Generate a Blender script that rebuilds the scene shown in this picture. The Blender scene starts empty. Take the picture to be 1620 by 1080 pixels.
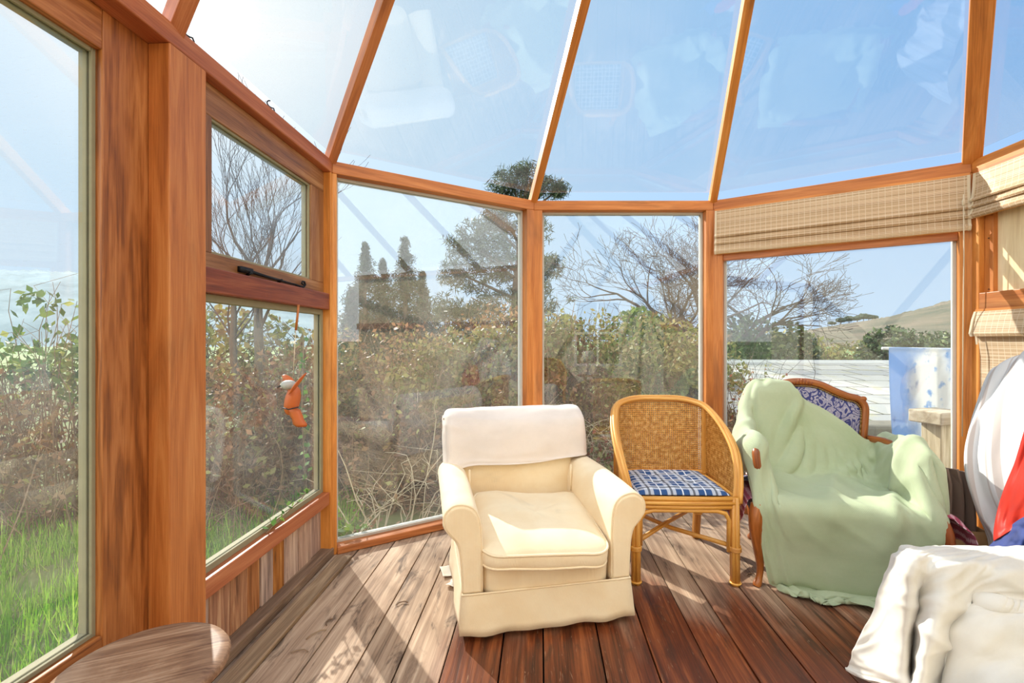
import bpy, bmesh, math, random
import numpy as np
from mathutils import Vector, Matrix
from mathutils import noise as mnoise
random.seed(7); RNG = np.random.default_rng(7)
SC = bpy.context.scene
COL = SC.collection
# ------------------------------------------------------------------ camera frame (1620x1080 photograph)
F, CX, HY, EYE = 720.0, 810.0, 538.0, 1.3
def pt(x, y, d):                       # world point seen at photo pixel (x, y), d metres ahead
    return Vector(((x-CX)/F*d, d, EYE-(y-HY)/F*d))
def V2(a): return Vector((a[0], a[1], 0))
# ------------------------------------------------------------------ materials
def nodes(name):
    m = bpy.data.materials.new(name); m.use_nodes = True
    nt = m.node_tree; nt.nodes.clear()
    out = nt.nodes.new('ShaderNodeOutputMaterial')
    return m, nt, out
class G:                                # tiny node-graph helper
    def __init__(s, nt): s.nt = nt
    def n(s, t, **kw):
        nd = s.nt.nodes.new('ShaderNode'+t)
        for k, v in kw.items(): setattr(nd, k, v)
        return nd
    def lk(s, a, b): s.nt.links.new(a, b)
    def put(s, sock, v):
        if hasattr(v, 'is_output'): s.lk(v, sock)
        else:
            if isinstance(v, (tuple, list)) and len(v) == 3 and sock.type == 'RGBA': v = (*v, 1)
            sock.default_value = v
    def math(s, op, a, b=0.0, c=0.0, clamp=False):
        nd = s.n('Math', operation=op, use_clamp=clamp)
        for i, v in enumerate((a, b, c)): s.put(nd.inputs[i], v)
        return nd.outputs[0]
    def vm(s, op, a, b=(0, 0, 0)):
        nd = s.n('VectorMath', operation=op); s.put(nd.inputs[0], a); s.put(nd.inputs[1], b)
        return nd.outputs['Value'] if op in ('DOT_PRODUCT', 'LENGTH', 'DISTANCE') else nd.outputs[0]
    def noise(s, vec, scale=(1, 1, 1), sc=1.0, detail=4.0, dist=0.0, rough=.55):
        mp = s.n('Mapping'); s.put(mp.inputs[0], vec); mp.inputs['Scale'].default_value = scale
        nd = s.n('TexNoise'); s.lk(mp.outputs[0], nd.inputs['Vector'])
        nd.inputs['Scale'].default_value = sc; nd.inputs['Detail'].default_value = detail
        nd.inputs['Distortion'].default_value = dist; nd.inputs['Roughness'].default_value = rough
        return nd.outputs[0]
    def ramp(s, fac, stops):
        nd = s.n('ValToRGB'); s.put(nd.inputs[0], fac); cr = nd.color_ramp
        while len(cr.elements) < len(stops): cr.elements.new(.5)
        for e, (p, c) in zip(cr.elements, stops):
            e.position = p; e.color = (*c, 1) if len(c) == 3 else c
        return nd.outputs[0]
    def sm(s, x, lo, hi):
        nd = s.n('MapRange', interpolation_type='SMOOTHSTEP'); s.put(nd.inputs[0], x)
        nd.inputs[1].default_value = lo; nd.inputs[2].default_value = hi
        return nd.outputs[0]
    def mix(s, fac, a, b, mode='MIX'):
        nd = s.n('Mix', data_type='RGBA', blend_type=mode)
        s.put(nd.inputs[0], fac); s.put(nd.inputs[6], a); s.put(nd.inputs[7], b)
        return nd.outputs[2]
    def bump(s, h, strength=.3, dist=.01):
        nd = s.n('Bump'); s.put(nd.inputs['Height'], h)
        nd.inputs['Strength'].default_value = strength; nd.inputs['Distance'].default_value = dist
        return nd.outputs[0]
    def attr(s, name='grain'):
        nd = s.n('Attribute'); nd.attribute_name = name; return nd.outputs['Vector']
    def pr(s, col, rough=.6, normal=None, **kw):
        nd = s.n('BsdfPrincipled'); s.put(nd.inputs['Base Color'], col); s.put(nd.inputs['Roughness'], rough)
        if normal is not None: s.lk(normal, nd.inputs['Normal'])
        for k, v in kw.items(): s.put(nd.inputs[k], v)
        return nd.outputs[0]
    def mixsh(s, f, a, b):
        nd = s.n('MixShader'); s.put(nd.inputs[0], f); s.lk(a, nd.inputs[1]); s.lk(b, nd.inputs[2]); return nd.outputs[0]
def srgb(r, g, b):
    return tuple(((c/255)/12.92 if c/255 <= .04045 else ((c/255+.055)/1.055)**2.4) for c in (r, g, b))
def m_plain(name, col, rough=.6, var=.12, sc=8, bump=.0, **kw):
    m, nt, o = nodes(name); g = G(nt)
    co = g.n('TexCoord').outputs['Object']
    nz = g.noise(co, sc=sc, detail=5)
    c = g.mix(g.math('MULTIPLY', nz, var*2, clamp=True), col, tuple(x*.55 for x in col))
    b = g.bump(g.noise(co, sc=sc*12, detail=3), bump, .004) if bump else None
    g.lk(g.pr(c, rough, b, **kw), o.inputs[0]); return m
def m_wood(name, dark, mid, light, rough=.42, sc=(1.1, 15, 15), stain=(.05, .02, .01), stain_amt=.35, island=False, bump=.12, figure=0.0):
    m, nt, o = nodes(name); g = G(nt)
    v = g.attr()
    a = g.noise(v, sc, 1.0, 8, 1.2, .62); b = g.noise(v, (5, 230, 230), 1.0, 3)
    f = g.math('ADD', g.math('MULTIPLY', a, .72), g.math('MULTIPLY', b, .28))
    if figure:
        mp = g.n('Mapping'); g.lk(v, mp.inputs[0]); mp.inputs['Scale'].default_value = (1.0, 8, 8)
        wv = g.n('TexWave'); g.lk(mp.outputs[0], wv.inputs[0]); wv.bands_direction = 'Y'; wv.inputs['Scale'].default_value = 2.3; wv.inputs['Distortion'].default_value = 13; wv.inputs['Detail'].default_value = 4; wv.inputs['Detail Scale'].default_value = .8
        f = g.math('ADD', g.math('MULTIPLY', f, 1-figure*.5), g.math('MULTIPLY', g.math('SUBTRACT', wv.outputs[1], .0), figure*.5))
    c = g.ramp(f, [(.34, dark), (.5, mid), (.66, light)])
    if island: rnd = g.n('NewGeometry').outputs['Random Per Island']
    else: rnd = g.n('ObjectInfo').outputs['Random']
    hs = g.n('HueSaturation'); g.put(hs.inputs['Color'], c)
    g.put(hs.inputs['Value'], g.math('ADD', g.math('MULTIPLY', rnd, .34), .83))
    if island: g.put(hs.inputs['Saturation'], g.math('ADD', g.math('MULTIPLY', g.math('FRACT', g.math('MULTIPLY', rnd, 7.3)), .7), .45))
    g.put(hs.inputs['Hue'], g.math('ADD', g.math('MULTIPLY', rnd, .012), .494))
    st = g.sm(g.noise(v, (1.3, 5, 5), 1.0, 4, .6), .56, .74)
    c = g.mix(g.math('MULTIPLY', st, stain_amt), hs.outputs[0], stain)
    g.lk(g.pr(c, rough, g.bump(f, bump, .006)), o.inputs[0]); return m
def m_cloth(name, col, col2=None, rough=.9, weave=260, bump=.18, stain=None, trans=.0, thread=.06):
    m, nt, o = nodes(name); g = G(nt)
    v = g.attr()
    w = g.math('MULTIPLY', g.math('SINE', g.vm('DOT_PRODUCT', v, (weave*6.28/2, 0, 0))), g.math('SINE', g.vm('DOT_PRODUCT', v, (0, weave*6.28/2, 0))))
    nz = g.noise(v, (1, 1, 1), 5, 5)
    c = g.mix(g.sm(nz, .35, .7), col, col2 or tuple(x*.9 for x in col))
    c = g.mix(g.math('MULTIPLY', g.noise(v, (1, 1, 1), 90, 2), thread*2), c, tuple(x*.6 for x in col))
    if stain:
        c = g.mix(g.math('MULTIPLY', g.sm(g.noise(v, (1, 1, 1), 3.1, 6, .8), .6, .78), stain[1]), c, stain[0])
    nb = g.math('ADD', g.math('MULTIPLY', w, .4), g.noise(v, (1, 1, 1), 40, 4))
    p = g.pr(c, rough, g.bump(nb, bump, .003), **{'Sheen Weight': .15})
    if trans:
        t = g.n('BsdfTranslucent'); g.put(t.inputs[0], c); p = g.mixsh(trans, p, t.outputs[0])
    g.lk(p, o.inputs[0]); return m
def m_leaf(name, stops, trans=.35, rough=.55):
    m, nt, o = nodes(name); g = G(nt)
    rnd = g.n('NewGeometry').outputs['Random Per Island']
    c = g.ramp(rnd, stops)
    p = g.pr(c, rough); t = g.n('BsdfTranslucent'); g.put(t.inputs[0], c)
    g.lk(g.mixsh(trans, p, t.outputs[0]), o.inputs[0]); return m
def m_glass(name, dust=.05, speck=.35, sc=26, smear=.5, seed=0.0):
    m, nt, o = nodes(name); g = G(nt)
    geo = g.n('NewGeometry')
    d = g.math('ABSOLUTE', g.vm('DOT_PRODUCT', geo.outputs['Normal'], geo.outputs['Incoming']))
    fr = g.math('ADD', g.math('MULTIPLY', g.math('POWER', g.math('SUBTRACT', 1.0, d), 5.0), .9), .062)
    tr = g.n('BsdfTransparent'); tr.inputs[0].default_value = (.965, .98, .975, 1)
    gl = g.n('BsdfGlossy'); gl.inputs['Roughness'].default_value = 0.0
    base = g.mixsh(fr, tr.outputs[0], gl.outputs[0])
    v = g.vm('ADD', g.attr(), (seed, seed*1.7, 0))
    sp = g.math('MULTIPLY', g.sm(g.noise(v, (1, 1, 1), sc, 4), .66, .80), speck)
    fine = g.math('MULTIPLY', g.sm(g.noise(v, (1, 1, 1), sc*7, 2), .64, .74), speck*.8)
    cloud = g.math('MULTIPLY', g.sm(g.noise(v, (1, 1, 1), 2.2, 5, .5), .42, .75), dust*smear*2)
    fac = g.math('ADD', g.math('ADD', g.math('MULTIPLY', sp, cloud), g.math('MULTIPLY', fine, .5)), g.math('ADD', cloud, dust*.5), clamp=True)
    df = g.n('BsdfDiffuse'); df.inputs[0].default_value = (.8, .82, .84, 1)
    tl = g.n('BsdfTranslucent'); tl.inputs[0].default_value = (.8, .82, .84, 1)
    du = g.mixsh(.5, df.outputs[0], tl.outputs[0])
    g.lk(g.mixsh(fac, base, du), o.inputs[0]); return m
W_ORANGE = m_wood('varnished_orange_timber', srgb(166, 94, 38), srgb(204, 126, 58), srgb(226, 154, 84))
W_RED = m_wood('red_brown_timber', srgb(144, 76, 40), srgb(182, 106, 60), srgb(206, 134, 84))
W_STILE = m_wood('figured_brown_timber', srgb(112, 58, 22), srgb(160, 92, 42), srgb(190, 122, 68), sc=(1.6, 26, 26), bump=.3, figure=.26, stain_amt=.12)
W_DARKRAIL = m_wood('dark_stained_rail', srgb(96, 42, 20), srgb(142, 70, 36), srgb(176, 104, 60), stain_amt=.75)
W_SASH = m_wood('weathered_sash', srgb(104, 64, 30), srgb(160, 108, 62), srgb(196, 150, 100), stain_amt=.7)
W_GREY = m_wood('grey_weathered_timber', srgb(92, 70, 52), srgb(140, 112, 86), srgb(180, 152, 122), rough=.8, bump=.4)
W_WAINS = m_wood('rough_wainscot', srgb(110, 66, 28), srgb(176, 112, 54), srgb(214, 164, 102), rough=.75, sc=(2, 30, 30), stain=(.10, .055, .03), stain_amt=.6, island=True, bump=.4)
W_PLY = m_wood('pale_plywood', srgb(206, 178, 136), srgb(226, 202, 162), srgb(238, 218, 182), rough=.6, stain_amt=.0)
W_WALNUT = m_wood('carved_walnut', srgb(104, 50, 18), srgb(150, 80, 32), srgb(182, 108, 52), rough=.35, sc=(2, 30, 30))
W_STOOL = m_wood('worn_stool_top', srgb(112, 76, 50), srgb(160, 122, 88), srgb(196, 160, 124), rough=.55, sc=(3, 10, 10), stain_amt=.4, figure=.12)
W_RATTAN = m_wood('honey_rattan', srgb(176, 112, 40), srgb(216, 154, 70), srgb(236, 184, 104), rough=.4, sc=(2, 60, 60), stain_amt=.25, stain=srgb(130, 80, 36))
W_OUT = m_wood('bleached_post', srgb(150, 130, 100), srgb(196, 178, 148), srgb(224, 210, 184), rough=.8)
BEAD = m_plain('pale_putty_bead', srgb(206, 204, 196), .7, .2); BEADL = m_plain('greyed_putty_bead', srgb(158, 150, 118), .8, .3, 20)
IRON = m_plain('black_iron', (.02, .02, .022), .5, .1, Metallic=.7)
GLASS = [m_glass('window_glass_%d' % i, d, s, sc, seed=i*3.1) for i, (d, s, sc) in enumerate([(.05, .5, 30), (.045, .45, 28), (.05, .4, 32), (.04, .35, 34), (.02, .2, 30), (.02, .45, 26)])]
# ------------------------------------------------------------------ mesh builder
class MB:
    def __init__(s): s.v = []; s.f = []; s.g = []
    def add(s, vs, fs, gs=None):
        o = len(s.v); s.v += [tuple(p) for p in vs]; s.f += [tuple(i+o for i in f) for f in fs]
        s.g += [tuple(p) for p in (gs if gs is not None else vs)]
        return s
    def box(s, c, size, M=None, long=None):
        hx, hy, hz = (d/2 for d in size)
        base = [Vector((sx*hx, sy*hy, sz*hz)) for sx in (-1, 1) for sy in (-1, 1) for sz in (-1, 1)]
        k = long if long is not None else max(range(3), key=lambda i: size[i])
        off = Vector((random.uniform(0, 9), random.uniform(0, 9), random.uniform(0, 9)))
        gs = [Vector((b[k], b[(k+1) % 3], b[(k+2) % 3]))+off for b in base]
        vs = [(M @ b if M else b)+Vector(c) for b in base]
        return s.add(vs, [(0, 1, 3, 2), (4, 6, 7, 5), (0, 4, 5, 1), (2, 3, 7, 6), (0, 2, 6, 4), (1, 5, 7, 3)], gs)
    def beam(s, a, b, w, h, up=(0, 0, 1)):      # w sideways, h along up
        a, b = Vector(a), Vector(b); x = (b-a); L = x.length; x.normalize()
        y = Vector(up).cross(x).normalized(); z = x.cross(y)
        M = Matrix((x, y, z)).transposed()
        return s.box((a+b)/2, (L, w, h), M, 0)
    def prism(s, poly, z0, z1, axis=None):      # vertical prism from a plan polygon (counter-clockwise)
        n = len(poly); off = Vector((random.uniform(0, 9), random.uniform(0, 9), random.uniform(0, 9)))
        vs = [Vector((p[0], p[1], z0)) for p in poly]+[Vector((p[0], p[1], z1)) for p in poly]
        fs = [tuple(range(n-1, -1, -1)), tuple(range(n, 2*n))]+[(i, (i+1) % n, n+(i+1) % n, n+i) for i in range(n)]
        if axis is None: gs = [Vector((p.z, p.x, p.y))+off for p in vs]
        else:
            ax = V2(axis).normalized(); ay = Vector((-ax.y, ax.x, 0))
            gs = [Vector((p.dot(ax), p.dot(ay), p.z))+off for p in vs]
        return s.add(vs, fs, gs)
    def tube(s, pts, r, n=8, closed=False, caps=True, flat=None):
        pts = [Vector(p) for p in pts]; m = len(pts)
        rr = r if isinstance(r, (list, tuple)) else [r]*m
        vs, gs, fs = [], [], []; acc = 0; up = None; o = random.uniform(0, 9)
        for i, p in enumerate(pts):
            if closed: t = pts[(i+1) % m]-pts[i-1]
            else: t = pts[min(i+1, m-1)]-pts[max(i-1, 0)]
            t.normalize()
            if up is None:
                up = Vector((0, 0, 1)) if abs(t.z) < .9 else Vector((0, 1, 0))
            up = (up-t*up.dot(t)).normalized(); sd = t.cross(up)
            if i: acc += (pts[i]-pts[i-1]).length
            for k in range(n):
                a = 2*math.pi*k/n
                e = (flat or 1)
                vs.append(p+up*math.sin(a)*rr[i]*e+sd*math.cos(a)*rr[i])
                gs.append((acc+o, math.cos(a)*rr[i]+o, math.sin(a)*rr[i]))
        for i in range(m if closed else m-1):
            for k in range(n):
                a, b = i*n, ((i+1) % m)*n
                fs.append((a+k, a+(k+1) % n, b+(k+1) % n, b+k))
        if caps and not closed: fs += [tuple(range(n-1, -1, -1)), tuple(range((m-1)*n, m*n))]
        return s.add(vs, fs, gs)
    def grid(s, P, gs=None, wrap=False):        # P (n, m, 3)
        n, m = len(P), len(P[0]); vs = [P[i][j] for i in range(n) for j in range(m)]
        if gs is None: gs = [(i, j, 0) for i in range(n) for j in range(m)]
        fs = []
        for i in range(n-1):
            for j in range(m if wrap else m-1):
                k = (j+1) % m
                fs.append((i*m+j, i*m+k, (i+1)*m+k, (i+1)*m+j))
        return s.add(vs, fs, gs)
    def lathe(s, prof, n=20, c=(0, 0, 0), sx=1, sy=1):
        c = Vector(c); P = [[c+Vector((r*math.cos(2*math.pi*k/n)*sx, r*math.sin(2*math.pi*k/n)*sy, z)) for k in range(n)] for r, z in prof]
        s.grid(P, [tuple(p) for row in P for p in row], wrap=True)
        o = len(s.v)-len(prof)*n
        s.f.append(tuple(o+k for k in range(n-1, -1, -1))); s.f.append(tuple(o+(len(prof)-1)*n+k for k in range(n)))
        return s
    def soft(s, c, half, e1=.35, e2=.35, nu=28, nv=16, M=None, fn=None):   # super-ellipsoid cushion
        def pw(x, e): return math.copysign(abs(x)**e, x)
        P = []
        for i in range(nv+1):
            ph = -math.pi/2+math.pi*i/nv
            row = []
            for j in range(nu):
                th = 2*math.pi*j/nu
                p = Vector((half[0]*pw(math.cos(ph), e1)*pw(math.cos(th), e2), half[1]*pw(math.cos(ph), e1)*pw(math.sin(th), e2), half[2]*pw(math.sin(ph), e1)))
                if fn: p = fn(p)
                row.append((M @ p if M else p)+Vector(c))
            P.append(row)
        return s.grid(P, [tuple(p) for r in P for p in r], wrap=True)
    def build(s, name, mat, parent=None, smooth=False, bevel=0, sub=0, solid=0, seg=2):
        me = bpy.data.meshes.new(name); me.from_pydata(s.v, [], s.f); me.update()
        at = me.attributes.new('grain', 'FLOAT_VECTOR', 'POINT')
        at.data.foreach_set('vector', np.array(s.g, dtype=np.float32).ravel())
        bm = bmesh.new(); bm.from_mesh(me); bmesh.ops.recalc_face_normals(bm, faces=bm.faces); bm.to_mesh(me); bm.free()
        if smooth: me.polygons.foreach_set('use_smooth', [True]*len(me.polygons))
        me.materials.append(mat)
        o = bpy.data.objects.new(name, me); COL.objects.link(o)
        if parent: o.parent = parent
        if solid:
            md = o.modifiers.new('thickness', 'SOLIDIFY'); md.thickness = solid; md.offset = 0
        if bevel:
            md = o.modifiers.new('edge', 'BEVEL'); md.width = bevel; md.segments = seg; md.limit_method = 'ANGLE'; md.angle_limit = .6
        if sub:
            md = o.modifiers.new('smooth', 'SUBSURF'); md.levels = sub; md.render_levels = sub
        return o
def tag(o, label=None, cat=None, group=None, kind=None):
    if label: o['label'] = label
    if cat: o['category'] = cat
    if group: o['group'] = group
    if kind: o['kind'] = kind
    return o
def thing(name, label, cat, loc=(0, 0, 0), rz=0, group=None, kind=None):
    o = bpy.data.objects.new(name, None); COL.objects.link(o); o.location = loc; o.rotation_euler = (0, 0, rz)
    return tag(o, label, cat, group, kind)
def copy_tree(o, parent=None):
    c = o.copy(); COL.objects.link(c)
    if parent: c.parent = parent
    for ch in [x for x in COL.objects if x.parent == o]: copy_tree(ch, c)
    return c
# ------------------------------------------------------------------ cloth helpers
def catmull(C, nu, nv):
    C = np.array(C, dtype=float)
    def up(A, n):
        k = A.shape[0]; t = np.linspace(0, k-1, n); i = np.clip(t.astype(int), 0, k-2); f = (t-i)[:, None, None]
        g = lambda j: A[np.clip(j, 0, k-1)]
        p0, p1, p2, p3 = g(i-1), g(i), g(i+1), g(i+2)
        return .5*((2*p1)+(-p0+p2)*f+(2*p0-5*p1+4*p2-p3)*f**2+(-p0+3*p1-3*p2+p3)*f**3)
    A = up(C, nu); A = up(A.transpose(1, 0, 2), nv).transpose(1, 0, 2)
    return A
def make_sdf(boxes, floor=0.0):                  # boxes: (centre, half sizes, rotation about z, rounding)
    B = [(np.array(c), np.array(h)-r, math.cos(a), math.sin(a), r) for c, h, a, r in boxes]
    def sd(p):
        d = p[:, 2]-floor
        for c, h, ca, sa, r in B:
            q = p-c; x = q[:, 0]*ca+q[:, 1]*sa; y = -q[:, 0]*sa+q[:, 1]*ca
            a = np.abs(np.stack([x, y, q[:, 2]], 1))-h
            d = np.minimum(d, np.linalg.norm(np.maximum(a, 0), axis=1)+np.minimum(a.max(1), 0)-r)
        return d
    return sd
def pbd(X, rest, sdf, steps=80, iters=8, fr=.6, thick=.008, damp=.985, pins=None, bend=.25, gscale=1.0):
    n, m, _ = X.shape; idx = np.arange(n*m).reshape(n, m); P = X.reshape(-1, 3).copy(); R = rest.reshape(-1, 3)
    bat = []
    def addb(a, b, k):
        a, b = a.ravel(), b.ravel()
        if len(a): bat.append((a, b, np.linalg.norm(R[a]-R[b], axis=1), k))
    for o in (0, 1):
        a = idx[:, o:m-1:2]; addb(a, a+1, 1.0)
        a = idx[o:n-1:2, :]; addb(a, a+m, 1.0)
        a = idx[o:n-1:2, :m-1]; addb(a, a+m+1, .6)
        a = idx[o:n-1:2, 1:]; addb(a, a+m-1, .6)
    for o in (0, 2):
        r = [i for i in range(n-2) if i % 4 in (o, o+1)]; a = idx[r, :]; addb(a, a+2*m, bend)
        c = [j for j in range(m-2) if j % 4 in (o, o+1)]; a = idx[:, c]; addb(a, a+2, bend)
    Q = P.copy(); g = np.array([0, 0, -9.8/3600*gscale]); w = np.ones(len(P))
    if pins is not None: w[pins] = 0
    W = w[:, None]; e = 1e-3
    for st in range(steps):
        v = (P-Q)*damp; Q = P.copy(); P = P+(v+g)*W
        for it in range(iters):
            for a, b, L, k in bat:
                d = P[b]-P[a]; l = np.linalg.norm(d, axis=1)+1e-9; ws = w[a]+w[b]+1e-9
                c = (k*(l-L)/l/ws)[:, None]*d
                P[a] += c*w[a][:, None]; P[b] -= c*w[b][:, None]
            if it % 3 == 2 or it == iters-1:
                s0 = sdf(P); hit = np.where((s0 < thick) & (w > 0))[0]
                if len(hit):
                    h = P[hit]; gr = np.stack([sdf(h+np.eye(3)[i]*e)-s0[hit] for i in range(3)], 1)
                    gr /= np.linalg.norm(gr, axis=1)[:, None]+1e-9
                    P[hit] += gr*(thick-s0[hit])[:, None]
                    Q[hit] += (P[hit]-Q[hit])*fr
    return P.reshape(n, m, 3)
def flatgrid(n, m, w, h):
    a = np.zeros((n, m, 3)); a[:, :, 0] = np.linspace(0, w, m)[None, :]; a[:, :, 1] = np.linspace(0, h, n)[:, None]; return a
def normals(X):
    du = np.gradient(X, axis=1); dv = np.gradient(X, axis=0); n = np.cross(du, dv); return n/(np.linalg.norm(n, axis=2)[..., None]+1e-9)
def fold(X, amp, ang, fu, fv, seed, sign=1, mask=None, sharp=2.0):   # ridged creases running along ang in the cloth's own grid
    n, m, _ = X.shape; N = normals(X)*sign; ca, sa = math.cos(ang), math.sin(ang); Y = X.copy()
    for i in range(n):
        for j in range(m):
            u, v = j/(m-1), i/(n-1); a, b = u*ca+v*sa, -u*sa+v*ca
            r = 1-abs(mnoise.noise(Vector((a*fu+.6*mnoise.noise(Vector((u*3, v*3, seed+9))), b*fv, seed))))*1.7
            d = amp*(max(0, r)**sharp)*(mask(u, v) if mask else 1)
            Y[i, j] += N[i, j]*d
    return Y
def cloth_obj(name, X, mat, parent=None, solid=.004, sub=1, gu=1.0, gv=1.0):
    n, m, _ = X.shape; mb = MB()
    gs = [(j/(m-1)*gu, i/(n-1)*gv, 0) for i in range(n) for j in range(m)]
    mb.grid(X.tolist(), gs)
    return mb.build(name, mat, parent, True, solid=solid, sub=sub)
# ------------------------------------------------------------------ room plan (metres, camera above the origin looking along +Y)
U0 = Vector((.0624, .998, 0)).normalized()
P1, P2, P3, P4 = (V2(p) for p in ((-1.085, 2.75), (.172, 3.535), (1.564, 3.535), (2.778, 2.751)))
P0 = P1-U0*5.2; P5 = P4-U0*5.2
ZL, ZT, DP = 2.31, 2.385, .088
class Seg:
    def __init__(s, A, B):
        s.A, s.B = A, B; s.u = (B-A).normalized(); s.n = Vector((-s.u.y, s.u.x, 0)); s.L = (B-A).length
    def p(s, k, o, z=0): return s.A+s.u*k+s.n*o+Vector((0, 0, z))
    def poly(s, k0, k1, o0, o1): return [s.p(k0, o0), s.p(k1, o0), s.p(k1, o1), s.p(k0, o1)]
    def slab(s, mb, k0, k1, o0, o1, z0, z1, axis='u'): return mb.prism(s.poly(k0, k1, o0, o1), z0, z1, s.u if axis == 'u' else None)
SL, S1, S2, S3, SR = Seg(P0, P1), Seg(P1, P2), Seg(P2, P3), Seg(P3, P4), Seg(P4, P5)
SEGS = [SL, S1, S2, S3, SR]
def tL(t): return SL.L-t               # distance back from the bay corner along the left wall
def miter(a, b, o): return a.B+(a.n+b.n)*(o/(1+a.n.dot(b.n)))
def corner_post(name, a, b, la, lb, D, mat, label):
    P = a.B
    poly = [P, b.p(lb, 0), b.p(lb, D), miter(a, b, D), a.p(a.L-la, D), a.p(a.L-la, 0)]
    o = MB().prism(poly, 0, ZL).build(name, mat, bevel=.004); return tag(o, label, 'post', kind='structure')
corner_post('trim_1', SL, S1, .02, .026, DP, W_ORANGE, 'slim orange corner post right of the hinged top sash')
corner_post('trim_2', S1, S2, .066, .064, DP, W_ORANGE, 'orange bay post directly behind the cream armchair')
corner_post('trim_3', S2, S3, .056, .066, DP, W_ORANGE, 'orange bay post behind the rattan chair, left of the wide blind')
corner_post('trim_4', S3, SR, .054, .045, DP, W_ORANGE, 'orange bay post beside the tall striped drape')
o = SL.slab(MB(), tL(1.21), tL(1.04), 0, .078, 0, ZL, None).build('trim_5', W_ORANGE, bevel=.004); tag(o, 'thick orange post between tall glazed door and top sash', 'post', kind='structure')
plate_lab = ['long red-brown wall plate beam above the left windows', 'orange wall plate beam above the bay pane with conifers', 'short orange wall plate beam above the middle bay pane', 'orange wall plate beam above the wide bamboo blind', 'pale sunlit wall plate beam at the right edge']
for i, sg in enumerate(SEGS):
    a0 = miter(SEGS[i-1], sg, DP) if i else sg.p(0, DP)
    b0 = miter(sg, SEGS[i+1], DP) if i < 4 else sg.p(sg.L, DP)
    o = MB().prism([sg.A, sg.B, b0, a0], ZL, ZT, sg.u).build('trim_%d' % (6+i), W_RED if i == 0 else W_ORANGE, bevel=.005)
    tag(o, plate_lab[i], 'beam', kind='structure')
# ------------------------------------------------------------------ glazing helper
def pane(sg, k0, k1, z0, z1, o, mat, parent, bead=.014, beads=True, bm=None):
    mb = MB(); mb.prism(sg.poly(k0, k1, o-.003, o+.003), z0, z1, sg.u)
    mb.g = [(Vector(v).dot(sg.u), v[2], 0) for v in mb.v]
    mb.build('glass_pane', mat, parent)
    if beads:
        b = MB()
        for (a, c, d, e) in ((k0, k0+bead, z0, z1), (k1-bead, k1, z0, z1), (k0+bead, k1-bead, z0, z0+bead), (k0+bead, k1-bead, z1-bead, z1)):
            sg.slab(b, a, c, o-.014, o-.004, d, e); sg.slab(b, a, c, o+.004, o+.03, d, e)
        b.build('glazing_bead', bm or (BEADL if sg is SL else BEAD), parent, bevel=.002)
def window(n, label, sg, k0, k1): return thing('window_%d' % n, label, 'window', sg.p((k0+k1)/2, .05), 0, kind='structure')
def W(root, o):                          # keep world-space children in place
    return o
class WinRoot:
    def __init__(s, n, label, cat='window', name=None):
        s.o = bpy.data.objects.new(name or 'window_%d' % n, None); COL.objects.link(s.o); tag(s.o, label, cat, kind='structure')
def frame4(sg, k0, k1, z0, z1, w, o0, o1, mat, parent, name='window_frame', wb=None):
    b = MB(); wb = wb or w
    sg.slab(b, k0, k0+w, o0, o1, z0, z1, None); sg.slab(b, k1-w, k1, o0, o1, z0, z1, None)
    sg.slab(b, k0+w, k1-w, o0, o1, z0, z0+wb); sg.slab(b, k0+w, k1-w, o0, o1, z1-w, z1)
    return b.build(name, mat, parent, bevel=.003)
# left wall: fixed lower pane, hinged sash above, boarded dado beneath
w1 = WinRoot(1, 'fixed lower pane of the left window above the rough boards').o
pane(SL, tL(1.04), tL(.02), .385, 1.482, .062, GLASS[0], w1, bead=.03)
SL.slab(MB(), tL(1.04), tL(.02), .008, .1, .315, .39).build('window_sill', W_RED, w1, bevel=.005)
SL.slab(MB(), tL(1.04), tL(.02), .008, .09, 1.482, 1.58).build('mid_rail', W_DARKRAIL, w1, bevel=.005)
w2 = WinRoot(2, 'small hinged top sash with black iron stay on the left').o
fr = MB()
SL.slab(fr, tL(1.04), tL(.02), .045, .085, 1.58, 1.645); SL.slab(fr, tL(1.04), tL(.02), .045, .085, 2.185, ZL)
SL.slab(fr, tL(.17), tL(.02), .045, .085, 1.645, 2.185, None); SL.slab(fr, tL(1.04), tL(.95), .045, .085, 1.645, 2.185, None)
fr.build('window_frame', W_SASH, w2, bevel=.003)
pane(SL, tL(.96), tL(.16), 1.635, 2.195, .068, GLASS[1], w2, bead=.02)
st = MB()                                # wrought stay: bar, curled monkey tail, pins
bar = [SL.p(tL(.78), .03, 1.607), SL.p(tL(.6), .03, 1.598), SL.p(tL(.36), .03, 1.592)]
curl = [SL.p(tL(.30-.028*math.cos(a)*(1-.09*a)-.0), .03, 1.607-.022*math.sin(a)*(1-.09*a)) for a in [x*.5 for x in range(-4, 13)]]
st.tube(bar, [.008, .007, .005], 8); st.tube([bar[-1]]+[SL.p(tL(.31), .03, 1.588), SL.p(tL(.28), .03, 1.59), SL.p(tL(.262), .03, 1.603), SL.p(tL(.272), .03, 1.618), SL.p(tL(.292), .03, 1.618), SL.p(tL(.298), .03, 1.606), SL.p(tL(.285), .03, 1.602)], [.006, .006, .006, .006, .006, .005, .005, .005], 8)
for t in (.74, .5): st.tube([SL.p(tL(t), .045, 1.585), SL.p(tL(t), .02, 1.6)], .006, 8)
SL.slab(st, tL(.80), tL(.72), .025, .044, 1.594, 1.618)
st.build('casement_stay', IRON, w2, True)
wl = MB(); k = .03
while k < 1.02:
    w = random.uniform(.09, .15); SL.slab(wl, tL(min(k+w, 1.035)), tL(k), .05+random.uniform(0, .008), .075, .05, .315, None); k += w+.003
tag(wl.build('wall_left', W_WAINS, bevel=.003), 'rough sawn boarding beneath the sill of the left window', 'wall', kind='structure')
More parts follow.
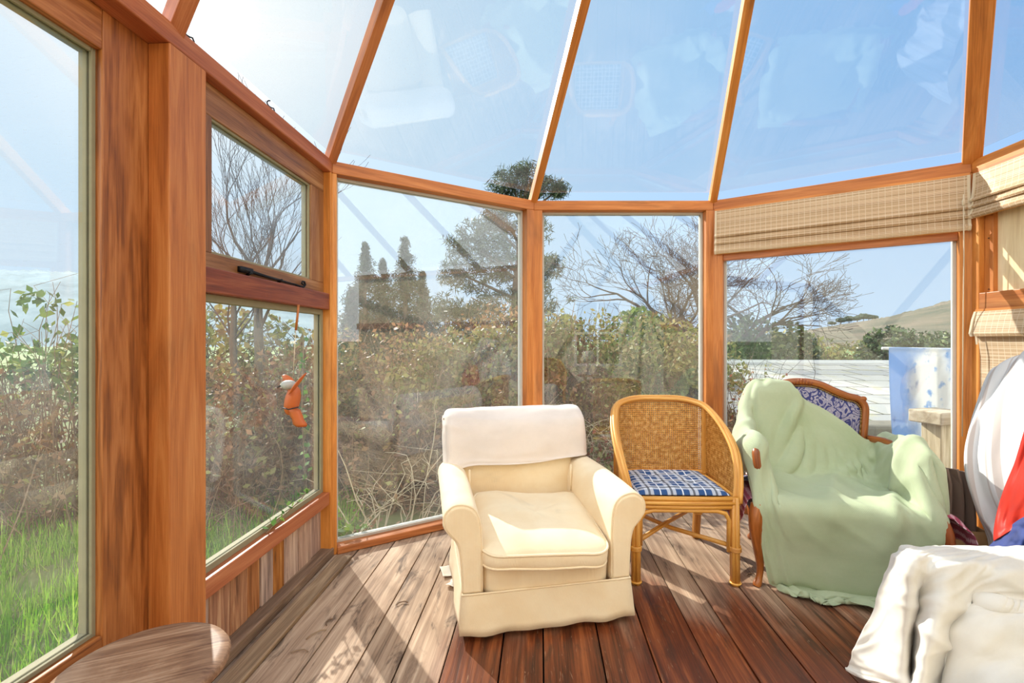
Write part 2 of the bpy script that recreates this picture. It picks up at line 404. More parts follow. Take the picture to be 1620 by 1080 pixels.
tag(SL.slab(MB(), tL(1.04), tL(-.0), -.012, .09, 0, .05).build('baseboard_left', W_GREY, bevel=.006), 'grey worn sole plate under the rough sawn boarding', 'baseboard', kind='structure')
# tall glazed door at far left
d1 = WinRoot(1, 'tall glazed door with broad brown stile at far left', 'door', 'door_1').o
fr = MB()
SL.slab(fr, tL(1.37), tL(1.19), .078, .125, .02, ZL, None); SL.slab(fr, tL(2.3), tL(2.13), .078, .125, .02, ZL, None)
SL.slab(fr, tL(2.13), tL(1.37), .078, .125, .02, .40); SL.slab(fr, tL(2.13), tL(1.37), .078, .125, 2.185, ZL)
fr.build('door_frame', W_STILE, d1, bevel=.004)
pane(SL, tL(2.14), tL(1.36), .39, 2.195, .115, GLASS[2], d1, bead=.022)
SL.slab(MB(), tL(2.42), tL(2.3), 0, .078, 0, ZL, None).build('door_post', W_ORANGE, d1, bevel=.004)
w8 = WinRoot(8, 'glazed side panel beyond the tall door, behind the viewer').o
frame4(SL, tL(4.9), tL(2.42), .3, ZL, .09, .03, .085, W_STILE, w8); pane(SL, tL(4.82), tL(2.5), .38, 2.23, .06, GLASS[3], w8)
SL.slab(MB(), tL(4.9), tL(2.42), .04, .08, 0, .3).build('apron_panel', W_WAINS, w8)
# bay windows
bay = [(3, S1, .026, S1.L-.066, 'bay pane left of the cream armchair showing conifers', GLASS[1]), (4, S2, .064, S2.L-.056, 'middle bay pane between the two slim posts', GLASS[4]), (5, S3, .066, S3.L-.054, 'wide bay pane beneath the long bamboo blind', GLASS[4])]
for n, sg, k0, k1, lab, gm in bay:
    r = WinRoot(n, lab).o
    pane(sg, k0, k1, .045, ZL, .075, gm, r, bead=.018)
    sg.slab(MB(), k0-.0, k1, -.01, .15, 0, .045).build('window_sill', W_RED if n == 3 else W_ORANGE, r, bevel=.006)
    if n == 5: sg.slab(MB(), k0, k1, .02, .06, 1.915, 1.965).build('head_rail', W_RED, r, bevel=.003)
# right wall
w6 = WinRoot(6, 'pale boarded panel and mid rail at the right edge').o
SR.slab(MB(), .1, 3.4, .055, .075, 1.58, ZL, None).build('upper_board', W_PLY, w6)
b = MB(); SR.slab(b, .045, .1, .03, .08, 1.58, ZL, None); b.build('window_frame', W_ORANGE, w6, bevel=.003)
b = MB(); SR.slab(b, .045, 3.4, 0, .08, 1.482, 1.58); b.build('mid_rail', W_ORANGE, w6, bevel=.004)
b = MB(); SR.slab(b, .045, .1, .03, .08, 0, 1.482, None); b.build('lower_frame', W_ORANGE, w6, bevel=.003)
SR.slab(MB(), .1, 3.4, .055, .075, 0, 1.482, None).build('lower_board', W_PLY, w6)
b = MB()
for z in (2.2, 2.05, 1.9, 1.6): b.lathe([(.004, -.002), (.004, .002)], 8, SR.p(.075, .028, z))
b.build('screw', IRON, w6)
# ------------------------------------------------------------------ glazed roof
APEX = Vector((.745, .552, 4.3)); BACK = Vector((.85, -2.44, 4.3))
roof = WinRoot(0, 'faceted glass roof on sloping orange rafters', 'roof', 'ceiling').o
def rafter(a, b, mat=W_ORANGE, wd=.052):
    a, b = Vector(a), Vector(b); d = (b-a).normalized()
    side = d.cross(Vector((0, 0, 1))).normalized(); up = side.cross(d)
    if up.z < 0: up = -up
    return MB().beam(a-d*.03+up*.01, b, wd, .085, up).build('rafter', mat, roof, bevel=.004)
out = lambda P: Vector((P.x, P.y, ZT+.03))
for P in (P1, P2, P3, P4): rafter(out(P)-Vector((0, 0, .03))+(Vector((.845, 1, 0))-P).normalized()*-.03, APEX, W_RED if P in (P1,) else W_ORANGE, .088 if P is P4 else .052)
for t in (1.16, 2.36, 3.6): 
    a = SL.p(tL(t), .03, ZT); rafter(a, APEX.lerp(BACK, max(0, (t-1.0)/4)), W_RED)
    a = SR.p(t, .03, ZT); rafter(a, APEX.lerp(BACK, max(0, (t-1.0)/4)))
MB().beam(APEX+Vector((0, .05, 0)), BACK, .06, .14).build('ridge_beam', W_RED, roof, bevel=.004)
def roofpane(pts, mat):
    pts = [Vector(p)+Vector((0, 0, .062)) for p in pts]; n = (pts[1]-pts[0]).cross(pts[2]-pts[0]).normalized()
    if n.z < 0: n = -n
    lo = [p-n*.003 for p in pts]; hi = [p+n*.003 for p in pts]; m = len(pts)
    fs = [tuple(range(m-1, -1, -1)), tuple(range(m, 2*m))]+[(i, (i+1) % m, m+(i+1) % m, m+i) for i in range(m)]
    ux = (pts[1]-pts[0]).normalized(); uy = n.cross(ux)
    MB().add(lo+hi, fs, [(p.dot(ux), p.dot(uy), 0) for p in lo+hi]).build('roof_pane', mat, roof)
zt = lambda P: Vector((P.x, P.y, ZT))
roofpane([zt(SL.p(tL(4.9), .03)), zt(SL.p(tL(0), .03)), APEX, BACK], GLASS[5])
roofpane([zt(P1), zt(P2), APEX], GLASS[5]); roofpane([zt(P2), zt(P3), APEX], GLASS[4]); roofpane([zt(P3), zt(P4), APEX], GLASS[4])
roofpane([zt(SR.p(0, .03)), zt(SR.p(4.9, .03)), BACK, APEX], GLASS[4])
# ------------------------------------------------------------------ house wall behind the viewer (it shows in the panes)
CREAM = m_plain('cream_render', srgb(236, 228, 206), .9, .06, 3)
WHITE = m_plain('white_gloss_paint', srgb(238, 240, 240), .35, .04)
PALEG = m_plain('dark_window_glass', (.03, .035, .04), .08, .0)
yb = -2.3
wb = MB()
for (x0, x1, z0, z1) in ((-2.2, 1.3, 0, 3.0), (2.3, 3.2, 0, 3.0), (1.3, 2.3, 0, .75), (1.3, 2.3, 2.15, 3.0)): wb.box(((x0+x1)/2, yb-.1, (z0+z1)/2), (x1-x0, .2, z1-z0))
wb.add([(-2.2, yb-.2, 3), (3.2, yb-.2, 3), (.85, yb-.2, 4.4), (-2.2, yb, 3), (3.2, yb, 3), (.85, yb, 4.4)], [(0, 1, 2), (3, 5, 4), (0, 3, 4, 1), (1, 4, 5, 2), (2, 5, 3, 0)])
tag(wb.build('wall_back', CREAM), 'cream house wall behind the viewer, reflected in the panes', 'wall', kind='structure')
w7 = WinRoot(7, 'white sash window in the house wall behind the viewer').o
b = MB(); b.box((1.8, yb-.05, .78), (1.06, .12, .06)); b.box((1.8, yb-.05, 2.12), (1.0, .1, .06)); b.box((1.33, yb-.05, 1.45), (.06, .1, 1.3)); b.box((2.27, yb-.05, 1.45), (.06, .1, 1.3)); b.box((1.8, yb-.05, 1.45), (.9, .08, .05)); b.box((1.8, yb-.05, 1.45), (.04, .06, 1.3))
b.build('window_frame', WHITE, w7, bevel=.003); MB().box((1.8, yb-.08, 1.45), (.94, .006, 1.3)).build('glass_pane', PALEG, w7)
# ------------------------------------------------------------------ floor boards
def clip(poly, edges):
    for (q, n) in edges:                 # keep the side where (p-q).n <= 0
        outp = []
        for i in range(len(poly)):
            a, b = poly[i], poly[(i+1) % len(poly)]; da, db = (a-q).dot(n), (b-q).dot(n)
            if da <= 0: outp.append(a)
            if da*db < 0: outp.append(a+(b-a)*(da/(da-db)))
        poly = outp
        if not poly: break
    return poly
edges = [(s.A+s.n*.05, s.n) for s in SEGS]
VR = Vector((U0.y, -U0.x, 0))            # across the boards
fl = MB(); v = -.12; orow = P1
while v < 4.2:
    w = random.uniform(.16, .25)
    poly = [P1+VR*(v+.0035)-U0*5, P1+VR*(v+w-.0035)-U0*5, P1+VR*(v+w-.0035)+U0*2, P1+VR*(v+.0035)+U0*2]
    poly = clip(poly, edges)
    if len(poly) > 2: fl.prism(poly, -.03, random.uniform(-.004, 0), U0)
    v += w
def m_floor():
    m, nt, o = nodes('worn_wide_floorboards'); g = G(nt)
    v = g.attr(); rnd = g.n('NewGeometry').outputs['Random Per Island']
    pos = g.n('NewGeometry').outputs['Position']
    def dist(sg):                        # distance inside a wall line
        return g.math('SUBTRACT', sg.A.dot(sg.n), g.vm('DOT_PRODUCT', pos, tuple(sg.n)))
    nzw = g.math('MULTIPLY', g.math('SUBTRACT', g.noise(v, (.8, 3, 3), 1.2, 6, .4), .5), 1.1)
    wl = g.math('SUBTRACT', 1.0, g.math('DIVIDE', dist(SL), 1.0))
    wa = g.math('SUBTRACT', 1.0, g.math('DIVIDE', dist(S1), 1.25))
    wb_ = g.math('SUBTRACT', 1.0, g.math('DIVIDE', dist(S2), 1.5))
    wear = g.sm(g.math('ADD', g.math('ADD', g.math('MAXIMUM', wl, g.math('MAXIMUM', wa, wb_)), nzw), g.math('MULTIPLY', g.math('SUBTRACT', rnd, .5), .25)), -.02, .34)
    gr = g.math('ADD', g.math('MULTIPLY', g.noise(v, (1.2, 16, 16), 1, 6, 1.3), .7), g.math('MULTIPLY', g.noise(v, (3, 150, 150), 1, 2), .3))
    dark = g.ramp(gr, [(.32, srgb(50, 22, 10)), (.5, srgb(112, 54, 26)), (.68, srgb(166, 92, 48))])
    pale = g.ramp(gr, [(.30, srgb(106, 82, 62)), (.48, srgb(166, 136, 110)), (.66, srgb(200, 172, 144))])
    c = g.mix(wear, dark, pale)
    hs = g.n('HueSaturation'); g.put(hs.inputs['Color'], c); g.put(hs.inputs['Value'], g.math('ADD', g.math('MULTIPLY', rnd, .4), .78))
    dirt = g.sm(g.math('ADD', g.noise(v, (2, 7, 7), 1.5, 7, .9, .65), g.math('MULTIPLY', g.math('MAXIMUM', wl, 0.0), .06)), .54, .70)
    c = g.mix(g.math('MULTIPLY', dirt, .75), hs.outputs[0], srgb(58, 38, 26))
    scr = g.sm(g.noise(v, (5, 40, 40), 2, 4, 1.5), .64, .72)
    c = g.mix(g.math('MULTIPLY', scr, .35), c, srgb(196, 160, 126))
    rgh = g.math('ADD', g.math('MULTIPLY', wear, .35), .38)
    g.lk(g.pr(c, rgh, g.bump(gr, .35, .006)), o.inputs[0]); return m
o = fl.build('floor', m_floor(), bevel=.004); tag(o, 'worn wide wooden floorboards, greyed near the windows', 'floor', kind='structure')
MB().prism([s.A+s.n*.04 for s in SEGS]+[P5+SR.n*.04], -.06, -.034).build('subfloor', m_plain('dark_subfloor', (.012, .009, .007), .9), o)
# ------------------------------------------------------------------ fabrics
F_CREAM = m_cloth('cream_slipcover', srgb(244, 224, 188), srgb(238, 213, 172), weave=300, bump=.25, stain=(srgb(150, 134, 112), .25), thread=.04)
F_WHITE = m_cloth('white_cotton', srgb(228, 216, 206), srgb(216, 204, 194), weave=300, bump=.2, stain=(srgb(176, 166, 156), .25), thread=.03)
F_SHEET = m_cloth('off_white_dust_sheet', srgb(234, 230, 222), srgb(224, 217, 204), weave=400, bump=.15, stain=(srgb(170, 120, 80), .22), trans=.12, thread=.03)
F_GREEN = m_cloth('sage_green_throw', srgb(188, 198, 164), srgb(178, 190, 152), weave=350, bump=.22, trans=.1, thread=.09)
def m_damask():
    m, nt, o = nodes('navy_damask'); g = G(nt); v = g.attr()
    n1 = g.noise(v, (1, .8, 1), 11, 2, 2.6, .4); w2 = g.math('SINE', g.math('MULTIPLY', n1, 34)); n2 = g.noise(v, (1, 1, 1), 60, 2)
    f = g.math('ADD', g.math('MULTIPLY', g.math('ADD', w2, 1.0), .42), g.math('MULTIPLY', n2, .16))
    c = g.ramp(f, [(.40, srgb(44, 50, 112)), (.47, srgb(128, 124, 150)), (.7, srgb(180, 172, 180)), (.9, srgb(134, 130, 158))])
    g.lk(g.pr(c, .6, g.bump(f, .3, .004)), o.inputs[0]); return m
F_DAMASK = m_damask()
def m_plaid():
    m, nt, o = nodes('blue_plaid'); g = G(nt); v = g.attr(); sx = g.n('SeparateXYZ'); g.lk(v, sx.inputs[0])
    def band(ax, per, off, w):
        f = g.math('FRACT', g.math('ADD', g.math('DIVIDE', sx.outputs[ax], per), off))
        return g.math('LESS_THAN', g.math('ABSOLUTE', g.math('SUBTRACT', f, .5)), w)
    navy, white = srgb(44, 78, 128), srgb(236, 240, 244)
    c = g.mix(g.math('MULTIPLY', band(0, .12, 0, .20), .5), navy, white); c = g.mix(g.math('MULTIPLY', band(1, .12, 0, .20), .5), c, white)
    c = g.mix(g.math('MULTIPLY', band(0, .12, .0, .05), .75), c, srgb(20, 24, 44)); c = g.mix(g.math('MULTIPLY', band(1, .12, .0, .05), .75), c, srgb(20, 24, 44))
    c = g.mix(g.math('MULTIPLY', band(0, .12, .5, .03), .8), c, white); c = g.mix(g.math('MULTIPLY', band(1, .12, .5, .03), .8), c, white)
    g.lk(g.pr(c, .9, g.bump(g.noise(v, sc=60, detail=3), .2, .003)), o.inputs[0]); return m
F_PLAID = m_plaid()
def m_dots():
    m, nt, o = nodes('burgundy_spotted_cotton'); g = G(nt); v = g.attr()
    t = g.n('TexVoronoi'); g.lk(v, t.inputs[0]); t.inputs['Scale'].default_value = 55; t.inputs['Randomness'].default_value = .15
    c = g.mix(g.math('LESS_THAN', t.outputs[0], .26), g.mix(g.noise(v, sc=6), srgb(128, 34, 62), srgb(176, 84, 104)), srgb(232, 196, 206))
    g.lk(g.pr(c, .9), o.inputs[0]); return m
F_DOTS = m_dots()
def m_cane(pitch=.0125):
    m, nt, o = nodes('woven_cane'); g = G(nt); v = g.attr(); sx = g.n('SeparateXYZ'); g.lk(v, sx.inputs[0])
    fx = g.math('SUBTRACT', g.math('FRACT', g.math('DIVIDE', sx.outputs[0], pitch)), .5); fy = g.math('SUBTRACT', g.math('FRACT', g.math('DIVIDE', sx.outputs[1], pitch)), .5)
    d = g.math('SQRT', g.math('ADD', g.math('MULTIPLY', fx, fx), g.math('MULTIPLY', fy, fy)))
    hole = g.math('LESS_THAN', d, .265)
    nz = g.noise(v, sc=40, detail=3)
    c = g.ramp(nz, [(.35, srgb(190, 126, 48)), (.55, srgb(226, 166, 82)), (.7, srgb(244, 200, 124))])
    c = g.mix(g.math('MULTIPLY', g.sm(d, .55, .30), .35), c, srgb(120, 76, 30))
    tr = g.n('BsdfTransparent'); tl = g.n('BsdfTranslucent'); g.put(tl.inputs[0], c)
    g.lk(g.mixsh(hole, g.mixsh(.2, g.pr(c, .5), tl.outputs[0]), tr.outputs[0]), o.inputs[0]); return m
CANE = m_cane()
# ------------------------------------------------------------------ cream armchair (local x to its left in the picture's right, y towards its back)
A_LOC, A_RZ = (.165, 2.045, 0), math.radians(11)
ac = thing('armchair', 'low cream slipcovered armchair with rolled arms and loose seat cushion', 'armchair', A_LOC, A_RZ)
def bez(p, n=6):                         # smooth closed-ish profile through points
    A = catmull(np.array([[q, q] for q in p], dtype=float), (len(p)-1)*n+1, 2)[:, 0, :]; return A.tolist()
arm_prof = bez([(.385, .19), (.392, .34), (.408, .42), (.442, .462), (.468, .505), (.462, .555), (.425, .588), (.375, .588), (.33, .562), (.306, .50), (.30, .38), (.30, .19)], 4)
def arm(side):
    mb = MB(); ys = [0, .008, .03, .2, .4, .6, .74]; P = []
    for i, y in enumerate(ys):
        k = [.955, .985, 1, 1, 1, 1, 1][i]; row = []
        for x, z in arm_prof:
            cx, cz = .375, .39
            x2 = cx+(x-cx)*k; z2 = cz+(z-cz)*k + (.012*math.sin(y*4.2) if z > .4 else 0)
            row.append(Vector((side*x2, y, z2)))
        P.append(row)
    mb.grid(P, [(p.x, p.y+p.z, p.z) for r in P for p in r])
    mb.f.append(tuple(range(len(arm_prof))))
    a = mb.build('arm', F_CREAM, ac, True)
    pp = MB(); pp.tube([(side*(.375+(x-.375)*.975), .004, .39+(z-.39)*.975) for x, z in arm_prof], .0055, 6); pp.build('piping', F_CREAM, a, True)
    fp = MB(); pts = [(.375+(x-.375)*.93, .39+(z-.39)*.93) for x, z in arm_prof]
    fp.add([(side*x, -.006, z) for x, z in pts]+[(side*x, .012, z) for x, z in pts], [tuple(range(len(pts)))]+[(i, (i+1) % len(pts), len(pts)+(i+1) % len(pts), len(pts)+i) for i in range(len(pts))])
    fp.build('arm_front', F_CREAM, a, bevel=.006)
    return a
arm(1); arm(-1)
def soften(amp, sc):
    def f(p):
        n = mnoise.noise_vector(p*sc); return p+n*amp
    return f
sd_ = MB(); sd_.soft((0, .33, .235), (.305, .335, .085), .25, .2, 40, 14, fn=soften(.012, 7)); sd_.build('seat_deck', F_CREAM, ac, True, sub=1)
bk = MB()
def backf(p):
    q = p.copy(); z = (p.z+.33)/.66; q.y += .11*z; q.x *= 1+.06*z; q += mnoise.noise_vector(p*5)*.012; return q
bk.soft((0, .72, .50), (.375, .105, .335), .28, .32, 44, 22, fn=backf); bk.build('backrest', F_CREAM, ac, True, sub=1)
ib = MB(); ib.soft((0, .685, .44), (.335, .04, .22), .16, .3, 30, 14, fn=lambda p: p+Vector((0, .03*(p.z+.2)/.4, 0))+mnoise.noise_vector(p*8)*.008); ib.build('inner_back_pad', F_CREAM, ac, True, sub=1)
cu = MB(); Mx = Matrix.Rotation(math.radians(-3), 4, 'Z') @ Matrix.Rotation(math.radians(4.5), 4, 'X') @ Matrix.Rotation(math.radians(2.5), 4, 'Y')
def cushf(p):
    q = p.copy(); r = max(abs(p.x)/.3, abs(p.y)/.33)
    q.z *= (1-.30*r**3) if p.z > 0 else 1; q.z += .014*mnoise.noise(p*6+Vector((3, 1, 0))); 
    if p.y > .1 and p.z > 0: q.z -= .018*math.exp(-((p.x-.06)**2)/.02)
    return q
c_c = Vector((0, .265, .372))
cu.soft(c_c, (.302, .34, .066), .42, .3, 56, 16, Mx, cushf); cuo = cu.build('seat_cushion', F_CREAM, ac, True, sub=1)
pp = MB()
for zz in (.036, -.040):
    ring = []
    for j in range(48):
        th = 2*math.pi*j/48; pw = lambda x, e: math.copysign(abs(x)**e, x)
        kk = (1-(abs(zz)/.066)**(2/.42))**(.42/2)
        p = Vector((.302*kk*pw(math.cos(th), .3), .34*kk*pw(math.sin(th), .3), zz)); ring.append((Mx @ cushf(p))+c_c)
    pp.tube(ring, .006, 6, closed=True)
pp.build('piping', F_CREAM, cuo, True)
sk = MB(); rows = []
path = [(-.375, .72)]+[(-.385, .72-.72*i/10) for i in range(1, 10)]+[(-.388+.776*i/24, -.008) for i in range(25)]+[(.385, .72*i/10) for i in range(1, 11)]
for k, z in enumerate((.2, .195, .15, .1, .06, .028)):
    row = []
    for i, (x, y) in enumerate(path):
        fl_ = (0.2-z)*.10; wv = .006*math.sin(i*1.1)*(.2-z)/.17
        ny = -1 if 10 <= i <= 34 else 0; nx = 0 if 11 <= i <= 33 else (1 if x > 0 else -1)
        row.append(Vector((x+nx*(fl_+wv), y+ny*(fl_+wv), z+.004*math.sin(i*.8))))
    rows.append(row)
sk.grid(rows, [(p.x+p.y, p.z, 0) for r in rows for p in r]); sko = sk.build('skirt', F_CREAM, ac, True, solid=.006)
pp = MB(); pp.tube([(x, y-.002, .199) for x, y in path], .0045, 6); pp.build('piping', F_CREAM, sko, True)
for x in (-.33, .33):
    for y in (.06, .7): MB().lathe([(.012, 0), (.026, .006), (.03, .03), (.024, .06)], 14, (x, y, 0)).build('foot', W_WALNUT, ac, True)
for x in (-.372, .372): pp = MB().tube([(x*.8, .58, .42), (x*.8, .585, .57)], .006, 6).build('seam_piping', F_CREAM, ac, True)
# white cloth over its back
C = []
prof = [(.87, .42), (.91, .68), (.905, .80), (.85, .872), (.765, .866), (.695, .81), (.665, .72), (.645, .62), (.635, .585)]
for i, (y, z) in enumerate(prof):
    row = []
    for x in (-.455, -.44, -.40, -.28, -.14, 0, .14, .28, .40, .43, .44):
        e = max(0, (abs(x)-.40))/.055; zz = z
        xx = max(-.418, min(.418, x)) + (.012*math.copysign(1, x) if abs(x) > .41 else 0)
        yy = y+.02*e*(1 if i > 3 else -1)
        if abs(x) > .41: zz = z-.035*(1 if i in (3, 4) else .3); yy = y+(.06*(1 if i > 3 else -1))*(1 if abs(x) < .45 else 1.5)
        if i >= 7: zz = z+.012*x/.4-.02*math.cos(x*6)*.6-(.03 if x < -.38 else 0)
        row.append((xx, yy, zz))
    C.append(row)
X = catmull(C, 50, 60)
for i in range(50):
    for j in range(60):
        n = mnoise.noise(Vector((j*.07, i*.1, 2)))+.5*mnoise.noise(Vector((j*.2, i*.05, 5))); X[i, j] += np.array((0, -.008*n, .006*n))
M_ = Matrix.Translation(A_LOC) @ Matrix.Rotation(A_RZ, 4, 'Z')
X = fold(X, -.006, math.radians(8), 5, 1.5, 41, 1, None, 2.2); X = fold(X, -.004, math.radians(95), 9, 3, 44, 1, None, 2.2)
cv = cloth_obj('chair_back_cover', X, F_WHITE, sub=1, gu=.9, gv=.8); cv.matrix_world = M_
tag(cv, 'white cotton cloth folded over the back of the cream armchair', 'cloth')
# ------------------------------------------------------------------ rattan tub chair
R_LOC, R_RZ = (.925, 2.445, 0), math.radians(-1.5)
rc = thing('rattan_chair', 'honey rattan tub chair with cane back on bamboo legs', 'chair', R_LOC, R_RZ)
def hoop(t):                             # t from -1 (left front) over the back to 1 (right front): rim centre line
    s = abs(t); sg = -1 if t < 0 else 1
    K = [(0, .50, .935), (.22, .50, .932), (.40, .475, .915), (.52, .41, .885), (.66, .27, .80), (.80, .12, .685), (.91, .035, .56), (1.0, .0, .44)]
    XS = [0, .13, .225, .285, .32, .325, .305, .283]
    for i in range(len(K)-1):
        if K[i][0] <= s <= K[i+1][0]: break
    f = (s-K[i][0])/(K[i+1][0]-K[i][0]); 
    def cr(a): 
        p0, p1, p2, p3 = a[max(i-1, 0)], a[i], a[i+1], a[min(i+2, len(a)-1)]
        return .5*(2*p1+(p2-p0)*f+(2*p0-5*p1+4*p2-p3)*f*f+(3*p1-p0-3*p2+p3)*f**3)
    return Vector((sg*cr(XS), cr([k[1] for k in K]), cr([k[2] for k in K])))
ts = [-1+2*i/64 for i in range(65)]
rim = MB()
for k, (dx, dz) in enumerate(((0, 0), (.013, -.012), (-.013, -.010), (.004, -.022))):   # a bundle of canes
    pts = []
    for t in ts:
        p = hoop(t); n = Vector((p.x, p.y-.15, 0)).normalized(); pts.append(p+n*dx+Vector((0, 0, dz)))
    rim.tube(pts, .0125, 8)
rim.build('rim', W_RATTAN, rc, True)
def seatline(t):                         # matching line at seat height
    p = hoop(t); s = abs(t); sg = -1 if t < 0 else 1
    if s < .45: return Vector((p.x*.98, .455, .455))
    return Vector((sg*min(abs(p.x), .285), min(p.y, .455)*1.0, .455))
def canepanel(t0, t1, name):
    mb = MB(); P = []; gs = []; n, m = 30, 14; acc = 0; last = None
    for i in range(n+1):
        t = t0+(t1-t0)*i/n; a, b = hoop(t), seatline(t)
        if last is not None: acc += (a-last).length
        last = a; H = (a-b).length
        for j in range(m+1):
            p = b.lerp(a, j/m); P.append(p); gs.append((acc, j/m*H, 0))
    P2_ = [P[i*(m+1):(i+1)*(m+1)] for i in range(n+1)]
    mb.grid(P2_, gs); return mb.build(name, CANE, rc, True, solid=.002)
canepanel(-.50, .50, 'cane_back'); canepanel(.51, .985, 'cane_side'); canepanel(-.985, -.51, 'cane_side')
for t in (-.5, .5): 
    a, b = hoop(t), seatline(t); MB().beam(b, a, .034, .016, (0, 1, .3)).build('back_post', W_RATTAN, rc, bevel=.004)
MB().tube([seatline(-.5+i/20)+Vector((0, -.006, .012)) for i in range(21)], .012, 8).build('back_rail', W_RATTAN, rc, True)
sf = MB(); ringp = [(-.28, -.005), (.28, -.005), (.285, .2), (.27, .40), (.2, .465), (-.2, .465), (-.27, .40), (-.285, .2)]
for z, o_ in ((.452, .0), (.43, .004), (.408, .0)): sf.tube([Vector((x, y-o_, z)) for x, y in [(-.285, -.005), (-.14, -.012), (0, -.014), (.14, -.012), (.285, -.005)]], .0125, 8)
for z in (.45, .42): sf.tube([Vector((x, y, z)) for x, y in ringp], .013, 8, closed=True)
sf.build('seat_frame', W_RATTAN, rc, True)
MB().prism([(x*.97, y*.97) for x, y in ringp], .438, .448).build('seat_panel', CANE, rc)
def rleg(x, y, x2, y2):
    mb = MB(); a = Vector((x, y, .46)); b = Vector((x2, y2, 0))
    for k in range(5):
        an = 2*math.pi*k/5; o_ = Vector((math.cos(an)*.014, math.sin(an)*.014, 0)); mb.tube([a+o_, a.lerp(b, .5)+o_*1.1, b+o_*1.05], .0115, 7)
    mb.tube([a, b], .015, 7)
    lg = mb.build('leg', W_RATTAN, rc, True)
    wr = MB()
    wr.tube([a.lerp(b, .56+.05*q/48)+Vector((math.cos(q*.5236)*.029, math.sin(q*.5236)*.029, 0)) for q in range(48)], .0045, 5); wr.build('binding', W_RATTAN, lg, True)
    c = a.lerp(b, .97); MB().tube([c+Vector((math.cos(q*.5236)*.026, math.sin(q*.5236)*.026, 0)) for q in range(12)], .006, 5, closed=True).build('foot_binding', W_RATTAN, lg, True)
for a in ((-.262, .0, -.262, -.02), (.268, .0, .262, -.02), (-.25, .44, -.27, .57), (.25, .44, .275, .57)): rleg(*a)
ar = MB(); ar.tube([(-.235, -.004, .2), (-.235, -.006, .34), (-.215, -.008, .375), (-.17, -.008, .388), (0, -.008, .39), (.17, -.008, .388), (.215, -.008, .375), (.235, -.006, .34), (.235, -.004, .17)], .0125, 8); ar.build('front_brace', W_RATTAN, rc, True)
st = MB(); st.tube([(-.255, .0, .215), (0, .26, .225), (.255, .50, .235)], .013, 8); st.tube([(.25, .0, .20), (0, .23, .20), (-.255, .50, .235)], .013, 8); st.tube([(-.26, .47, .37), (.26, .47, .37)], .012, 8); st.build('cross_stretcher', W_RATTAN, rc, True)
# plaid pad
mb = MB(); P = []; n = 36
def padz(u, v): return .026*(max(0, 1-abs(u)**6)*max(0, 1-abs(v)**6))**.5
def padxy(u, v): 
    hw = .248+.0*v; return u*hw*(1-.03*(v+1)/2), .225+v*.215
gs = []; rows = []
for i in range(n+1):
    v = -1+2*i/n; row = []
    for j in range(n+1):
        u = -1+2*j/n; x, y = padxy(u, v); z = padz(u, v)
        tuft = sum(math.exp(-((u-a)**2+(v-b)**2)/.02) for a in (-.4, .4) for b in (-.3, .4))
        row.append((x, y, .468+z*(1-.55*min(1, tuft))+.004*mnoise.noise(Vector((u*3, v*3, 0))))); gs.append((x, y, 0))
    rows.append(row)
mb.grid(rows, gs)
lo = [[(x, y, .464-.0) for (x, y, z) in r] for r in rows]; mb.grid(lo, gs)
for seq in ([(0, j) for j in range(n+1)], [(n, j) for j in range(n+1)], [(i, 0) for i in range(n+1)], [(i, n) for i in range(n+1)]):
    mb.grid([[rows[i][j] for i, j in seq], [lo[i][j] for i, j in seq]], [(rows[i][j][0], rows[i][j][1], 0) for i, j in seq]*2)
pad = mb.build('seat_pad', F_PLAID, None, True); pad.location = R_LOC; pad.rotation_euler = (0, 0, R_RZ)
tag(pad, 'blue and white plaid pad lying on the rattan chair seat', 'cushion')
# ------------------------------------------------------------------ carved settee chair beneath the green throw
B_O = Vector((1.31, 2.42, 0)); B_A = math.atan2(-.297, .954)
bc = thing('carved_chair', 'carved walnut chair with navy damask back under a green throw', 'chair', B_O, B_A)
def cab(x, y, sgx, sgy):
    pts = [(x, y, .43), (x+.012*sgx, y+.014*sgy, .37), (x+.014*sgx, y+.016*sgy, .30), (x+.002*sgx, y+.004*sgy, .2), (x-.010*sgx, y-.008*sgy, .1), (x-.004*sgx, y-.002*sgy, .04), (x+.008*sgx, y+.012*sgy, .012), (x+.012*sgx, y+.016*sgy, 0)]
    A = catmull([[p, p] for p in pts], 25, 2)[:, 0, :]; rs = catmull([[(r, 0, 0), (r, 0, 0)] for r in (.036, .038, .034, .026, .019, .017, .021, .018)], 25, 2)[:, 0, 0]
    lg = MB().tube(A.tolist(), rs.tolist(), 12).build('leg', W_WALNUT, bc, True)
    if sgy < 0:
        c = MB()
        for k in range(5): c.soft((x+.014*sgx+(k-2)*.011, y-.034, .345-abs(k-2)*.012), (.006, .008, .03), .8, .8, 8, 8)
        c.build('carving', W_WALNUT, lg, True)
cab(.0, .0, -1, -1); cab(.78, .0, 1, -1); cab(.08, .60, -.3, 1.6); cab(.70, .60, .3, 1.6)
MB().soft((.39, .29, .375), (.40, .315, .065), .3, .25, 40, 12).build('seat', F_DAMASK, bc, True)
def btilt(x, z): return Vector((x, .615+.13*(z-.45), z))
out_ = bez([(.085, .43), (.07, .62), (.05, .80), (.045, .885), (.075, .93), (.13, .945), (.2, .975), (.29, 1.018), (.385, 1.03), (.48, 1.018), (.57, .975), (.64, .945), (.695, .93), (.725, .885), (.72, .80), (.70, .62), (.685, .43)], 4)
MB().tube([btilt(x, z) for x, z in out_], .024, 10, flat=1.15).build('back_frame', W_WALNUT, bc, True)
cr = MB()
for k in range(7): cr.soft(btilt(.385+(k-3)*.018, 1.036-abs(k-3)*.004)+Vector((0, -.02, 0)), (.009, .01, .018-abs(k-3)*.002), .9, .9, 8, 8)
cr.build('carved_crest', W_WALNUT, bc, True)
